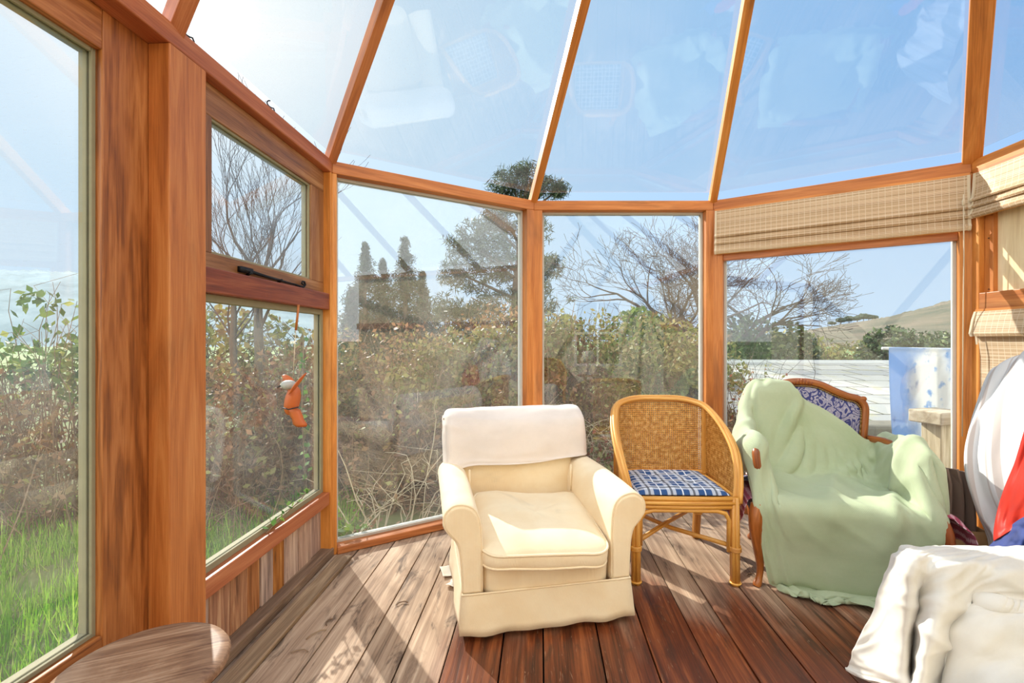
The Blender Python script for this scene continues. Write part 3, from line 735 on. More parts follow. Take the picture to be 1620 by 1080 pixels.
for sx in (-1, 1): MB().soft(btilt(.385+sx*.33, .935)+Vector((0, -.02, 0)), (.02, .008, .016), .9, .9, 10, 8).build('carved_boss', W_WALNUT, bc, True)

up_ = MB(); pts = [(.385+(x-.385)*.94, .45+(z-.45)*.965) for x, z in out_]
P = []
for k in range(7):
    s = 1-k/6; row = []
    for x, z in pts: row.append(btilt(.385+(x-.385)*s, .68+(z-.68)*s)+Vector((0, -.012-.022*(1-s**3), 0)))
    P.append(row)
up_.grid(P, [(p.x, p.z, 0) for r in P for p in r])
P2_ = [[p+Vector((0, .03+.022*2*(1-(1-k/6)**3)*.5, 0)) for p in r] for k, r in enumerate(P)]; up_.grid(P2_, [(p.x, p.z, 0) for r in P2_ for p in r])
up_.build('back_upholstery', F_DAMASK, bc, True)
nl = MB(); np_ = catmull([[tuple(btilt(.385+(x-.385)*.985, .68+(z-.68)*.985)+Vector((0, -.018, 0)))]*2 for x, z in pts], 400, 2)[:, 0, :]
nl.tube(np_.tolist(), [.0025+.0035*abs(math.sin(k*.6)) for k in range(400)], 6)
nl.build('nail_trim', m_plain('aged_brass', (.25, .15, .05), .4, Metallic=.8), bc, True)
for sx, x in ((-1, .015), (1, .765)):
    e_ = 0 if sx < 0 else .09
    a = MB(); a.tube(bez([(x+.04*-sx, .60, .70), (x, .45, .71), (x+.004*sx, .25, .70), (x+.01*sx, .09+e_, .70), (x+.014*sx, .055+e_, .67), (x+.004*sx, .05+e_, .58), (x-.004*sx, .075+e_, .5), (x-.01*sx, .07+e_, .42)], 5), .021, 10)
    ao = a.build('arm', W_WALNUT, bc, True)
# sage throw draped over it
cg = [
 [(.00, .78, .55), (.07, .745, .86), (.27, .725, .90), (.43, .66, .90), (.60, .60, .79), (.70, .575, .70), (.80, .60, .72), (.87, .60, .58)],
 [(-.03, .68, .60), (.07, .69, 1.0), (.27, .66, 1.04), (.40, .62, .89), (.60, .585, .73), (.70, .56, .64), (.79, .55, .755), (.87, .55, .56)],
 [(-.06, .55, .50), (.02, .56, .82), (.20, .615, .82), (.39, .595, .72), (.59, .57, .62), (.70, .55, .56), (.79, .44, .755), (.875, .44, .54)],
 [(-.065, .40, .46), (.01, .42, .755), (.13, .53, .62), (.38, .565, .56), (.58, .545, .51), (.69, .48, .52), (.785, .34, .755), (.88, .34, .50)],
 [(-.06, .26, .48), (.01, .28, .755), (.10, .38, .56), (.37, .45, .462), (.58, .44, .462), (.68, .36, .52), (.785, .22, .755), (.885, .2, .48)],
 [(-.035, .16, .60), (.02, .15, .75), (.09, .22, .52), (.36, .26, .462), (.57, .26, .462), (.68, .22, .54), (.785, .10, .74), (.885, .08, .46)],
 [(.055, .13, .50), (.075, .10, .48), (.15, .07, .462), (.36, .08, .462), (.57, .08, .462), (.70, .08, .47), (.78, .02, .60), (.93, .01, .40)],
 [(.05, -.03, .42), (.09, -.03, .43), (.20, -.03, .43), (.38, -.035, .43), (.58, -.035, .43), (.70, -.03, .43), (.80, -.04, .42), (.97, -.01, .34)],
 [(.09, -.045, .30), (.13, -.05, .29), (.24, -.055, .29), (.40, -.06, .29), (.58, -.06, .29), (.70, -.055, .29), (.81, -.06, .28), (.98, -.03, .25)],
 [(.13, -.06, .16), (.17, -.065, .15), (.27, -.07, .15), (.42, -.075, .15), (.58, -.08, .14), (.70, -.075, .14), (.81, -.075, .14), (.98, -.05, .14)],
 [(.17, -.08, .035), (.21, -.085, .025), (.30, -.095, .015), (.44, -.10, .012), (.58, -.105, .012), (.69, -.10, .012), (.81, -.10, .012), (.98, -.07, .012)]]
X = catmull(cg, 96, 84)
ca, sa = math.cos(B_A), math.sin(B_A)
def loc2w(X, o, a):
    Y = X.copy(); ca, sa = math.cos(a), math.sin(a)
    Y[..., 0] = X[..., 0]*ca-X[..., 1]*sa+o[0]; Y[..., 1] = X[..., 0]*sa+X[..., 1]*ca+o[1]; Y[..., 2] = X[..., 2]+o[2]; return Y
def lb(c, h, r=.02, a=0.0): return (tuple(loc2w(np.array(c, float), B_O, B_A)), h, B_A+a, r)
SDFB = make_sdf([lb((.39, .29, .36), (.40, .315, .09), .04), lb((.385, .66, .70), (.335, .05, .30), .04), lb((.39, .665, .95), (.22, .04, .08), .035),
                 lb((.005, .34, .66), (.03, .24, .075), .028), lb((.775, .34, .66), (.03, .24, .075), .028), lb((.005, .34, .5), (.015, .2, .2), .01), lb((.775, .34, .5), (.015, .2, .2), .01)])
Xw = loc2w(X, B_O, B_A)
# slack along a few fold lines so that the cloth buckles
rest = Xw.copy(); rest = (rest-rest.mean((0, 1)))*np.array((1.10, 1.10, 1.08))
jit = RNG.normal(0, .002, Xw.shape); 
for i in range(96):
    for j in range(84): jit[i, j] += .02*np.array(mnoise.noise_vector(Vector((j*.09, i*.05, 9))))
ii, jj = np.meshgrid(np.linspace(0, 10, 96), np.linspace(0, 7, 84), indexing='ij')
pin = np.where((((ii < .9)) | ((np.abs(jj-6) < .35) & (ii > 1) & (ii < 5.2)) | ((np.abs(jj-1) < .3) & (ii > 1) & (ii < 5)) | ((ii < 2.2) & (jj > 2.8) & (jj < 5))).ravel())[0]
jit.reshape(-1, 3)[pin] = 0
Xs = pbd(Xw+jit, rest, SDFB, 55, 10, .85, .009, damp=.9, bend=.07, pins=pin)
Nn = normals(Xs); so_ = 1 if (Nn[..., 2]-Nn[..., 1]).mean() > 0 else -1
Xs = fold(Xs, .044, math.radians(40), 6, 1.6, 3, so_, lambda u, v: max(0, min(1, (v-.14)*6))*max(0, min(1, (.72-v)*5))*.9, 2.5)
Xs = fold(Xs, .030, math.radians(4), 7, .8, 8, so_, lambda u, v: max(0, min(1, (v-.58)*3.5)), 2.2)
Xs = fold(Xs, .018, math.radians(-35), 12, 4, 14, so_, lambda u, v: max(0, min(1, (.7-v)*5))*max(0, min(1, (v-.1)*6)), 2.5); Xs[..., 2] = np.maximum(Xs[..., 2], .006)
th = cloth_obj('throw', Xs, F_GREEN, sub=1, solid=.004, gu=1.1, gv=1.7)
tag(th, 'sage green throw crumpled over the carved chair down to the floor', 'throw')
# burgundy spotted cloth beneath the throw
cg = [[(-.085, .30, .22), (-.09, .2, .20), (-.085, .08, .21)], [(-.08, .32, .30), (-.10, .2, .29), (-.085, .05, .29)], [(-.06, .33, .40), (-.065, .2, .41), (-.055, .03, .40)], [(-.025, .33, .452), (-.02, .2, .455), (-.015, .03, .45)], [(.2, .33, .456), (.2, .2, .458), (.2, .03, .455)], [(.6, .33, .456), (.6, .2, .458), (.6, .03, .455)], [(.80, .3, .455), (.81, .18, .455), (.82, .0, .45)], [(.87, .3, .42), (.885, .16, .41), (.90, -.02, .40)], [(.89, .3, .32), (.905, .16, .31), (.93, -.03, .31)]]
X = loc2w(catmull(cg, 70, 24), B_O, B_A)
for i in range(70):
    for j in range(24):
        k = 0 if 18 < i < 54 else 1; X[i, j] += .02*k*np.array(mnoise.noise_vector(Vector((j*.25, i*.12, 3))))
tag(cloth_obj('blanket', X, F_DOTS, gu=1.2, gv=.35), 'burgundy spotted cloth poking out from under the green throw', 'blanket')
rb_ = copy_tree(rc); rb_.location = (.75, -1.55, 0); rb_.rotation_euler = (0, 0, math.radians(172)); rb_['label'] = 'second rattan tub chair behind the viewer, mirrored in the bay panes'
lm = thing('table_lamp', 'white shaded table lamp behind the viewer, mirrored in the middle pane', 'lamp', (1.5, -1.75, .62))
MB().lathe([(.07, 0), (.075, .012), (.03, .03), (.018, .06), (.035, .12), (.03, .18), (.012, .22), (.012, .3)], 20).build('base', WHITE, lm, True)
MB().lathe([(.15, .27), (.10, .47), (.096, .47), (.146, .27)], 28).build('lamp_shade', WHITE, lm, True)
tb = thing('side_table', 'small round table under the lamp behind the viewer', 'table', (1.5, -1.75, 0))
MB().lathe([(.0, .595), (.22, .595), (.225, .608), (.22, .62), (.0, .62)], 28).build('table_top', W_WALNUT, tb, True)
for k in range(3): a_ = 2.09*k; MB().tube([(.1*math.cos(a_), .1*math.sin(a_), .6), (.2*math.cos(a_), .2*math.sin(a_), 0)], .016, 8).build('leg', W_WALNUT, tb, True)
# ------------------------------------------------------------------ sofa under the white sheet, lower right
S_O, S_A = Vector((1.45, 1.575, 0)), math.radians(-2)
F_SOFA = m_cloth('green_sofa_cloth', srgb(70, 104, 66))
sf = thing('sofa', 'green sofa arm end hidden beneath the white dust sheet', 'sofa', S_O, S_A)
MB().soft((.5, .06, .27), (.48, .075, .24), .25, .25, 36, 14).build('arm', F_SOFA, sf, True)
MB().soft((.56, -.52, .115), (.5, .52, .085), .25, .2, 36, 14).build('seat', F_SOFA, sf, True)
for x in (.08, .9):
    for y in (.04, -.9): MB().lathe([(.02, 0), (.026, .03), (.026, .05)], 12, (x, y, 0)).build('foot', W_WALNUT, sf, True)
SH = [
 [(1440, 872, 1.76), (1431, 866, 1.70), (1420, 884, 1.70), (1395, 940, 1.72), (1368, 1000, 1.74), (1345, 1051, 1.76), (1342, 1060, 1.76)],
 [(1458, 868, 1.75), (1440, 868, 1.66), (1431, 890, 1.63), (1412, 950, 1.66), (1394, 1012, 1.68), (1384, 1068, 1.68), (1382, 1078, 1.68)],
 [(1475, 867, 1.74), (1455, 872, 1.62), (1441, 897, 1.55), (1437, 960, 1.56), (1432, 1020, 1.57), (1428, 1078, 1.57), (1427, 1090, 1.57)],
 [(1500, 867, 1.74), (1478, 874, 1.62), (1460, 898, 1.57), (1449, 960, 1.64), (1444, 1020, 1.67), (1440, 1090, 1.68), (1440, 1120, 1.68)],
 [(1530, 867, 1.74), (1512, 875, 1.62), (1500, 898, 1.54), (1482, 960, 1.51), (1465, 1020, 1.49), (1452, 1090, 1.48), (1446, 1180, 1.44)],
 [(1560, 867, 1.74), (1545, 876, 1.62), (1530, 900, 1.53), (1514, 955, 1.53), (1500, 1010, 1.53), (1490, 1090, 1.52), (1484, 1200, 1.47)],
 [(1590, 867, 1.74), (1575, 877, 1.62), (1560, 902, 1.53), (1540, 945, 1.53), (1514, 985, 1.53), (1502, 1090, 1.50), (1496, 1250, 1.42)],
 [(1640, 867, 1.74), (1620, 878, 1.62), (1605, 904, 1.52), (1582, 948, 1.50), (1548, 984, 1.48), (1518, 1090, 1.43), (1545, 1330, .98)],
 [(1700, 867, 1.74), (1690, 880, 1.62), (1672, 908, 1.52), (1640, 956, 1.49), (1612, 985, 1.45), (1590, 1090, 1.38), (1680, 1455, .84)],
 [(1770, 868, 1.74), (1760, 880, 1.62), (1740, 910, 1.52), (1722, 962, 1.48), (1704, 990, 1.43), (1690, 1100, 1.34), (1800, 1470, .82)]]
Xs = catmull([[tuple(pt(*SH[c][r])) for c in range(10)] for r in range(7)], 96, 110)
Nn = normals(Xs); sg_ = 1 if (Nn[..., 2]-Nn[..., 1]).mean() > 0 else -1
Xs = fold(Xs, .022, math.radians(100), 5, 1.2, 21, sg_, lambda u, v: .25+min(.75, max(0, v-.15)*3), 2.6)
Xs = fold(Xs, .030, math.radians(35), 6, 1.6, 27, sg_, lambda u, v: max(0, min(1, (u-.55)*4))*max(0, min(1, (v-.3)*4)), 2.6)
Xs = fold(Xs, .006, math.radians(60), 16, 5, 31, sg_, None, 2.2); Xs[..., 2] = np.maximum(Xs[..., 2], .008)
ds = cloth_obj('dust_sheet', Xs, F_SHEET, sub=1, solid=.003, gu=1.4, gv=1.2)
tag(ds, 'stained white dust sheet thrown over the sofa arm at lower right', 'sheet')
# ------------------------------------------------------------------ bamboo roman blinds
def m_bamboo():
    m, nt, o = nodes('bamboo_slats'); g = G(nt); v = g.attr(); sx = g.n('SeparateXYZ'); g.lk(v, sx.inputs[0])
    row = g.math('FRACT', g.math('DIVIDE', sx.outputs[1], .0052)); rid = g.math('FLOOR', g.math('DIVIDE', sx.outputs[1], .0052))
    wn = g.n('TexWhiteNoise', noise_dimensions='1D'); g.lk(rid, wn.inputs['W'])
    c = g.ramp(g.math('ADD', g.math('MULTIPLY', wn.outputs[0], .6), g.math('MULTIPLY', g.noise(v, (2, 60, 1), 1, 3), .4)), [(.15, srgb(190, 154, 114)), (.5, srgb(222, 190, 150)), (.85, srgb(242, 218, 184))])
    gap = g.math('GREATER_THAN', row, .82); c = g.mix(g.math('MULTIPLY', gap, .55), c, srgb(110, 80, 52))
    thr = g.math('LESS_THAN', g.math('ABSOLUTE', g.math('SUBTRACT', g.math('FRACT', g.math('DIVIDE', sx.outputs[0], .034)), .5)), .05)
    c = g.mix(g.math('MULTIPLY', thr, .7), c, srgb(232, 216, 188))
    tl = g.n('BsdfTranslucent'); g.put(tl.inputs[0], c)
    g.lk(g.mixsh(.2, g.pr(c, .6, g.bump(row, .4, .003)), tl.outputs[0]), o.inputs[0]); return m
BAMBOO = m_bamboo()
TAPE = m_cloth('blind_edge_tape', srgb(226, 208, 178))
def blind(label, sg, k0, k1, prof, group, cordk=None, cordz=None):
    t = thing('bamboo_blind', label, 'blind', sg.p((k0+k1)/2, -.02, prof[-1][1]), math.atan2(sg.u.y, sg.u.x), group)
    off = t.location.copy(); L = k1-k0
    def loc(k, o, z): return Vector((k-(k0+k1)/2, o+.02, z-off.z))
    mb = MB(); acc = 0; P = []; gs = []
    for i, (o, z) in enumerate(prof):
        if i: acc += math.hypot(o-prof[i-1][0], z-prof[i-1][1])
        row = []
        for k in range(9):
            kk = k0+.012+(L-.024)*k/8; row.append(loc(kk, o+.003*math.sin(k*2+i), z)); gs.append((kk, acc, 0))
        P.append(row)
    mb.grid(P, gs); mb.build('slat_panel', BAMBOO, t, solid=.004)
    for a in (k0, k1-.014):
        mb = MB(); mb.grid([[loc(a, o-.003, z), loc(a+.014, o-.003, z)] for o, z in prof], [(q, z, 0) for o, z in prof for q in (0, .014)]); mb.build('edge_tape', TAPE, t, solid=.006)
    MB().box(loc((k0+k1)/2, prof[0][0]+.012, prof[0][1]), (L, .022, .03)).build('head_rail', W_ORANGE, t)
    MB().tube([loc(k0+.02, prof[-1][0]+.004, prof[-1][1]+.004), loc(k1-.02, prof[-1][0]+.004, prof[-1][1]+.004)], .008, 8).build('bottom_rod', W_RATTAN, t, True)
    if cordk:
        c = MB(); c.tube([loc(cordk, -.045, prof[0][1]-.12), loc(cordk+.002, -.045, 1.8), loc(cordk, -.04, 1.5), loc(cordk-.004, -.04, cordz)], .0028, 6)
        c.build('pull_cord', TAPE, t, True); MB().lathe([(.003, 0), (.008, .006), (.008, .03), (.004, .04)], 10, loc(cordk, -.045, prof[0][1]-.19)).build('cord_toggle', TAPE, t, True)
    return t
roman = [(-.006, 2.298), (-.010, 2.20), (-.018, 2.115), (-.030, 2.098), (-.026, 2.09), (-.014, 2.10), (-.020, 2.06), (-.034, 2.045), (-.03, 2.036), (-.018, 2.048), (-.026, 2.0), (-.036, 1.985), (-.028, 1.968), (-.02, 1.962)]
blind('wide bamboo roman blind part raised over the right bay pane', S3, .012, S3.L-.008, roman, 'bamboo blinds', S3.L-.045, .72)
blind('sunlit bamboo blind folded up above the pale board at right edge', SR, .022, 1.3, [(o, 2.298-(2.298-z)*.80) for o, z in roman], 'bamboo blinds')
blind('lower bamboo blind below the mid rail at right edge', SR, .025, 1.3, [(-.004, 1.47), (-.02, 1.42), (-.034, 1.34), (-.028, 1.325), (.0, 1.335), (.012, 1.2), (.012, .85), (.014, .62)], 'bamboo blinds')
# ------------------------------------------------------------------ low stool, front left
st = thing('stool', 'low round wooden stool with worn scrubbed top at lower left', 'stool', (-.965, 1.185, 0), .4)
MB().lathe([(.02, .405), (.14, .405), (.184, .412), (.197, .425), (.199, .437), (.193, .447), (.172, .452), (.1, .451), (.04, .449), (.0, .449)], 48).build('stool_top', W_STOOL, st, True)
for k in range(3):
    a = -.35+2*math.pi*k/3-.4; MB().tube([(.11*math.cos(a), .11*math.sin(a), .41), (.15*math.cos(a), .15*math.sin(a), .2), (.195*math.cos(a), .195*math.sin(a), 0)], [.022, .027, .019], 14).build('leg', W_ORANGE, st, True)
# ------------------------------------------------------------------ hanging bird ornament
TERRA = m_plain('terracotta_paint', srgb(206, 104, 46), .45, .25, 30); TERRA2 = m_plain('grey_white_paint', srgb(186, 184, 176), .5, .3, 60); BLK = m_plain('black_line', (.03, .02, .02), .5)
hp = SL.p(tL(.45), -.035, 0)
orn = thing('bird_ornament', 'small orange and grey bird ornament hanging by a thread from the rail', 'ornament', hp+Vector((0, 0, .88)), 0); orn.scale = (1.4, 1.4, 1)
MB().tube([(0, 0, .60), (-.004, 0, .54), (-.010, 0, .47)], .0045, 6).build('hanging_stick', W_ORANGE, orn, True)
MB().tube([(-.010, 0, .47), (-.02, 0, .235)], .0012, 4).build('thread', TAPE, orn, True)
MB().soft((-.022, 0, .115), (.026, .024, .075), .9, .9, 16, 12, Matrix.Rotation(math.radians(8), 4, 'Y')).build('body', TERRA, orn, True)
hd = MB().soft((-.034, -.004, .195), (.026, .022, .024), .9, .9, 16, 12).build('head', TERRA2, orn, True)
MB().tube([(-.055, -.006, .195), (-.074, -.008, .182)], [.007, .001], 8).build('beak', BLK, hd, True)
def wing(pts, name):
    mb = MB(); P = []
    for i, (p, w_) in enumerate(pts): 
        p = Vector(p); P.append([p+Vector((w_*.5, 0, w_*.5))*s+Vector((0, -.012*(1-s*s), 0)) for s in (-1, -.5, 0, .5, 1)])
    mb.grid(P); return mb.build(name, TERRA, orn, True, solid=.004, sub=1)
wing([((-.02, -.02, .15), .012), ((.0, -.03, .185), .034), ((.02, -.035, .222), .036), ((.042, -.03, .258), .01)], 'wing')
wing([((-.03, .02, .15), .012), ((-.045, .04, .18), .034), ((-.06, .05, .21), .034), ((-.08, .05, .24), .01)], 'wing')
mb = MB(); P = []
for i in range(8):
    z = .075-i*.0125; w_ = .022+.004*math.sin(i*2.5)*(i > 3); P.append([Vector((-.012+.004*i+w_*s, -.022+.01*s*s, z)) for s in (-1, -.4, .4, 1)])
mb.grid(P); mb.build('tail', TERRA, orn, True, solid=.005)
MB().tube([(-.045, -.026, .085), (-.02, -.034, .078), (.012, -.026, .088)], .003, 5).build('band', BLK, orn, True)
# ------------------------------------------------------------------ hooks on the wall plate
for t, lab in ((1.086, 'black iron cup hook on the beam above the thick orange post'), (.581, 'black iron cup hook on the beam above the top sash')):
    p = SL.p(tL(t), .012, ZT); h = MB().tube([(0, 0, -.01), (0, 0, .008), (.004, -.004, .018)]+[(.012+.018*math.sin(a)*.6, -.012-.02*math.sin(a), .03-.016*math.cos(a)) for a in [x*.4 for x in range(0, 8)]], .003, 7).build('hook', IRON, None, True)
    h.location = p; h.rotation_euler = (0, 0, math.radians(-60)); tag(h, lab, 'hook', 'hooks on the left beam')
# ------------------------------------------------------------------ floor clutter
PAPER = m_plain('crumpled_paper', srgb(240, 232, 216), .9, .05)
for k, (x, y, r, lab) in enumerate(((714, 905, .3, 'crumpled cream paper scrap on floor beside the armchair skirt'), (722, 925, 1.2, 'smaller torn paper scrap lying nearer the armchair skirt'))):
    d = EYE*F/(y-HY); C = np.zeros((5, 5, 3)); s = .055-.014*k
    for i in range(5):
        for j in range(5): C[i, j] = ((i-2)*s/2+random.uniform(-.004, .004), (j-2)*s/2+random.uniform(-.004, .004), .006+.016*abs(mnoise.noise(Vector((i*.9, j*.9, k*5)))) + .008*(i in (0, 4)))
    o = cloth_obj('paper_scrap', catmull(C, 12, 12), PAPER, sub=0, solid=.001); o.location = ((x-CX)/F*d, d, 0); o.rotation_euler = (0, 0, r); tag(o, lab, 'paper')
pl = MB(); SL.slab(pl, tL(2.2), tL(.03), -.135, -.045, 0, .022); tag(pl.build('loose_board', W_GREY, bevel=.006), 'loose weathered board lying along the left sole plate', 'board')
for k, (x, y, r, L, lab) in enumerate(((636, 955, .5, .055, 'short curled twig lying on the sunlit floorboards'), (500, 1004, .9, .09, 'curved dry twig on the shaded boards near the stool'), (474, 1032, .2, .07, 'dry twig nearest the stool on the boards'), (520, 985, 1.6, .05, 'tiny twig on the shaded floorboards before the bay'), (1187, 910, .4, .05, 'dark twig on the boards beside the carved chair leg'))):
    d = EYE*F/(y-HY); o = MB().tube([(-L/2, 0, .004), (-L/4, .008, .006), (0, .012, .004), (L/4, .004, .008), (L/2, -.008, .004)], .0028, 5).build('twig', W_GREY, None, True)
    o.location = ((x-CX)/F*d, d, 0); o.rotation_euler = (0, 0, r); tag(o, lab, 'twig', 'twigs on the floor')
# ------------------------------------------------------------------ right-hand heap: striped drape, red and blue cloths, card
def m_stripe():
    m, nt, o = nodes('white_cotton_tan_stripes'); g = G(nt); v = g.attr(); sx = g.n('SeparateXYZ'); g.lk(v, sx.inputs[0])
    f = g.math('FRACT', g.math('DIVIDE', sx.outputs[0], .16)); b = g.math('LESS_THAN', g.math('ABSOLUTE', g.math('SUBTRACT', f, .5)), .13)
    b2 = g.math('LESS_THAN', g.math('ABSOLUTE', g.math('SUBTRACT', f, .18)), .03)
    c = g.mix(g.math('MULTIPLY', b, .75), srgb(224, 222, 222), srgb(194, 178, 170)); c = g.mix(g.math('MULTIPLY', b2, .5), c, srgb(178, 158, 148))
    tl = g.n('BsdfTranslucent'); g.put(tl.inputs[0], c)
    g.lk(g.mixsh(.12, g.pr(c, .9, g.bump(g.noise(v, sc=30), .2, .004)), tl.outputs[0]), o.inputs[0]); return m
def pbox(c, h, r, a=.04): return (c, h, a, r)
def pgrid(rows): return [[tuple(pt(*p)) for p in r] for r in rows]
C = pgrid([
 [(1608, 640, 2.66), (1606, 600, 2.52), (1606, 574, 2.38), (1640, 548, 2.2), (1700, 530, 2.0), (1760, 520, 1.86)],
 [(1590, 650, 2.60), (1576, 600, 2.48), (1570, 583, 2.36), (1622, 556, 2.2), (1690, 538, 2.0), (1760, 528, 1.84)],
 [(1580, 690, 2.56), (1556, 652, 2.44), (1546, 640, 2.33), (1600, 622, 2.16), (1676, 610, 1.96), (1760, 600, 1.80)],
 [(1574, 720, 2.54), (1540, 705, 2.42), (1531, 696, 2.30), (1592, 694, 2.13), (1668, 690, 1.94), (1760, 690, 1.78)],
 [(1574, 760, 2.52), (1542, 755, 2.40), (1530, 748, 2.27), (1592, 760, 2.09), (1664, 765, 1.91), (1760, 770, 1.77)],
 [(1586, 810, 2.50), (1556, 810, 2.36), (1546, 808, 2.24), (1600, 826, 2.05), (1664, 840, 1.89), (1760, 850, 1.75)],
 [(1600, 862, 2.48), (1574, 862, 2.34), (1564, 860, 2.21), (1608, 888, 2.02), (1668, 910, 1.87), (1760, 920, 1.74)],
 [(1610, 960, 2.46), (1584, 960, 2.32), (1572, 960, 2.19), (1614, 985, 2.01), (1670, 1010, 1.86), (1760, 1020, 1.74)]])
for r in C:                               # turn the far edge back behind the visible silhouette
    q = Vector(r[2]); r[1] = tuple(q+Vector((.13, .10, -.01))); r[0] = tuple(q+Vector((.26, .13, -.02)))
X = catmull(C, 80, 90)
for i in range(80):
    for j in range(90):
        u = j/89*9+.5*math.sin(i*.05)+1.2*mnoise.noise(Vector((j*.03, i*.02, 7))); a = .028*min(1, .25+i/40)*min(1, max(0, (j-22)/25))
        dsp = a*(math.sin(u*2.1)+.5*math.sin(u*4.7+1))+.012*mnoise.noise(Vector((j*.15, i*.1, 2)))
        if X[i, j, 0] > 2.6: dsp -= .03
        X[i, j] += dsp*np.array((-.75, -.55, .1))
X = fold(X, .035, math.radians(6), 8, 1.2, 51, 1, lambda u, v: min(1, .3+v*2)*max(0, min(1, (u-.3)*4)), 2.3)
tag(cloth_obj('striped_sheet', X, m_stripe(), gu=1.3, gv=1.2), 'white sheet with faint tan stripes draped high in the right corner', 'sheet')
F_RED = m_cloth('red_nylon', srgb(216, 44, 20), srgb(196, 34, 18), rough=.38, weave=500, bump=.1, trans=.25); F_BLUE = m_cloth('royal_blue_cloth', srgb(28, 52, 124), srgb(22, 40, 100), rough=.7)
def crease(X, amp, sx, sy, seed):
    n, m, _ = X.shape
    for i in range(n):
        for j in range(m): X[i, j] += amp*np.array((-.8, -.5, .1))*(mnoise.noise(Vector((j*sx, i*sy, seed)))+.5*mnoise.noise(Vector((j*sx*2.7, i*sy*2.7, seed+4))))
    return X
X = catmull(pgrid([[(1624, 668, 1.93), (1660, 664, 1.84), (1720, 660, 1.74)], [(1606, 730, 1.97), (1650, 722, 1.84), (1720, 716, 1.72)], [(1584, 785, 2.0), (1640, 780, 1.83), (1720, 770, 1.70)], [(1573, 832, 2.0), (1628, 812, 1.86), (1710, 800, 1.72)], [(1572, 856, 1.98), (1626, 826, 1.86), (1700, 812, 1.74)]]), 44, 40)
tag(cloth_obj('red_cloth', crease(X, .02, .11, .05, 3), F_RED, solid=.003), 'shiny red nylon cloth slung over the striped sheet', 'cloth')
X = catmull(pgrid([[(1560, 868, 2.0), (1592, 838, 1.95), (1626, 815, 1.86), (1700, 800, 1.74)], [(1556, 880, 1.95), (1596, 856, 1.90), (1636, 836, 1.82), (1700, 826, 1.70)], [(1550, 900, 1.93), (1600, 884, 1.87), (1640, 872, 1.80), (1700, 860, 1.70)], [(1548, 960, 1.95), (1600, 960, 1.90), (1650, 960, 1.82), (1700, 960, 1.72)]]), 34, 44)
tag(cloth_obj('blue_cloth', crease(X, .018, .12, .10, 8), F_BLUE, solid=.003), 'dark blue cloth bunched under the shiny red cloth', 'cloth')
KRAFT = m_plain('kraft_card', srgb(190, 150, 104), .9, .12, 6, .1); CARD = m_plain('grey_brown_card', srgb(138, 114, 100), .85, .15, 5, .1)
bx = thing('cardboard_box', 'open brown cardboard box between green throw and striped sheet', 'box', (2.30, 2.42, 0), math.radians(-12))
for (c, s) in (((0, -.13, .17), (.22, .006, .34)), ((0, .13, .17), (.22, .006, .34)), ((-.11, 0, .17), (.006, .26, .34)), ((.11, 0, .17), (.006, .26, .34))): MB().box(c, s).build('side_panel', KRAFT, bx)
MB().box((0, 0, .004), (.21, .25, .006)).build('base_panel', KRAFT, bx)
labs = ['grey brown folded card, leftmost in the cardboard box', 'second folded card from the left in the cardboard box', 'third folded card from the left in the cardboard box', 'folded card nearest the striped sheet in the cardboard box']
for k in range(4):
    mb = MB(); x0 = -.085+.05*k; H = (.60, .64, .64, .63)[k]; P = []
    for i in range(9):
        z = .02+(H-.02)*i/8; P.append([Vector((x0-.02*(i/8)+.006*math.sin(i+k)+(.014 if s in (0, 3) else -.008)*(1 if i < 8 else .3), -.10+.19*s/3, z-(.03*s/3 if i == 8 else 0))) for s in range(4)])
    mb.grid(P); o = mb.build('folded_card', CARD, None, False, solid=.012); o.location = bx.location; o.rotation_euler = bx.rotation_euler; tag(o, labs[k], 'cardboard', 'folded cards in the box')
# ------------------------------------------------------------------ outdoors
GZ = -.28
def quads(name, C, size, mat, parent=None, asp=.5, flatten=0.0):
    C = np.asarray(C, float); N = len(C); size = np.broadcast_to(size, (N,))[:, None]
    a = RNG.normal(size=(N, 3)); a[:, 2] *= (1-flatten); a /= np.linalg.norm(a, axis=1)[:, None]
    b = RNG.normal(size=(N, 3)); b -= a*(a*b).sum(1)[:, None]; b /= np.linalg.norm(b, axis=1)[:, None]
    V = np.stack([C-a*size, C+b*size*asp, C+a*size, C-b*size*asp], 1).reshape(-1, 3)
    me = bpy.data.meshes.new(name); me.vertices.add(4*N); me.vertices.foreach_set('co', V.astype(np.float32).ravel())
    me.loops.add(4*N); me.loops.foreach_set('vertex_index', np.arange(4*N, dtype=np.int32)); me.polygons.add(N)
    me.polygons.foreach_set('loop_start', np.arange(0, 4*N, 4, dtype=np.int32)); me.polygons.foreach_set('loop_total', np.full(N, 4, np.int32))
    me.update(calc_edges=True); me.materials.append(mat); o = bpy.data.objects.new(name, me); COL.objects.link(o)
    if parent: o.parent = parent
    return o
def ell(c, r, n, hollow=.0):             # points in an ellipsoid
    d = RNG.normal(size=(n, 3)); d /= np.linalg.norm(d, axis=1)[:, None]; q = (hollow**3+(1-hollow**3)*RNG.random((n, 1)))**(1/3)
    return np.array(c)+d*q*np.array(r)
def clumpy(P, sc, thr, seed=0):
    return np.array([p for p in P if mnoise.noise(Vector(p)*sc+Vector((seed, 0, 0))) > thr])
L_OLIVE = m_leaf('olive_leaves', [(0, srgb(96, 104, 52)), (.4, srgb(132, 134, 70)), (.7, srgb(164, 150, 92)), (1, srgb(120, 92, 58))])
L_BROWN = m_leaf('dead_bramble_leaves', [(0, srgb(84, 58, 40)), (.35, srgb(136, 98, 68)), (.6, srgb(168, 128, 92)), (.85, srgb(120, 110, 66)), (1, srgb(170, 166, 96))])
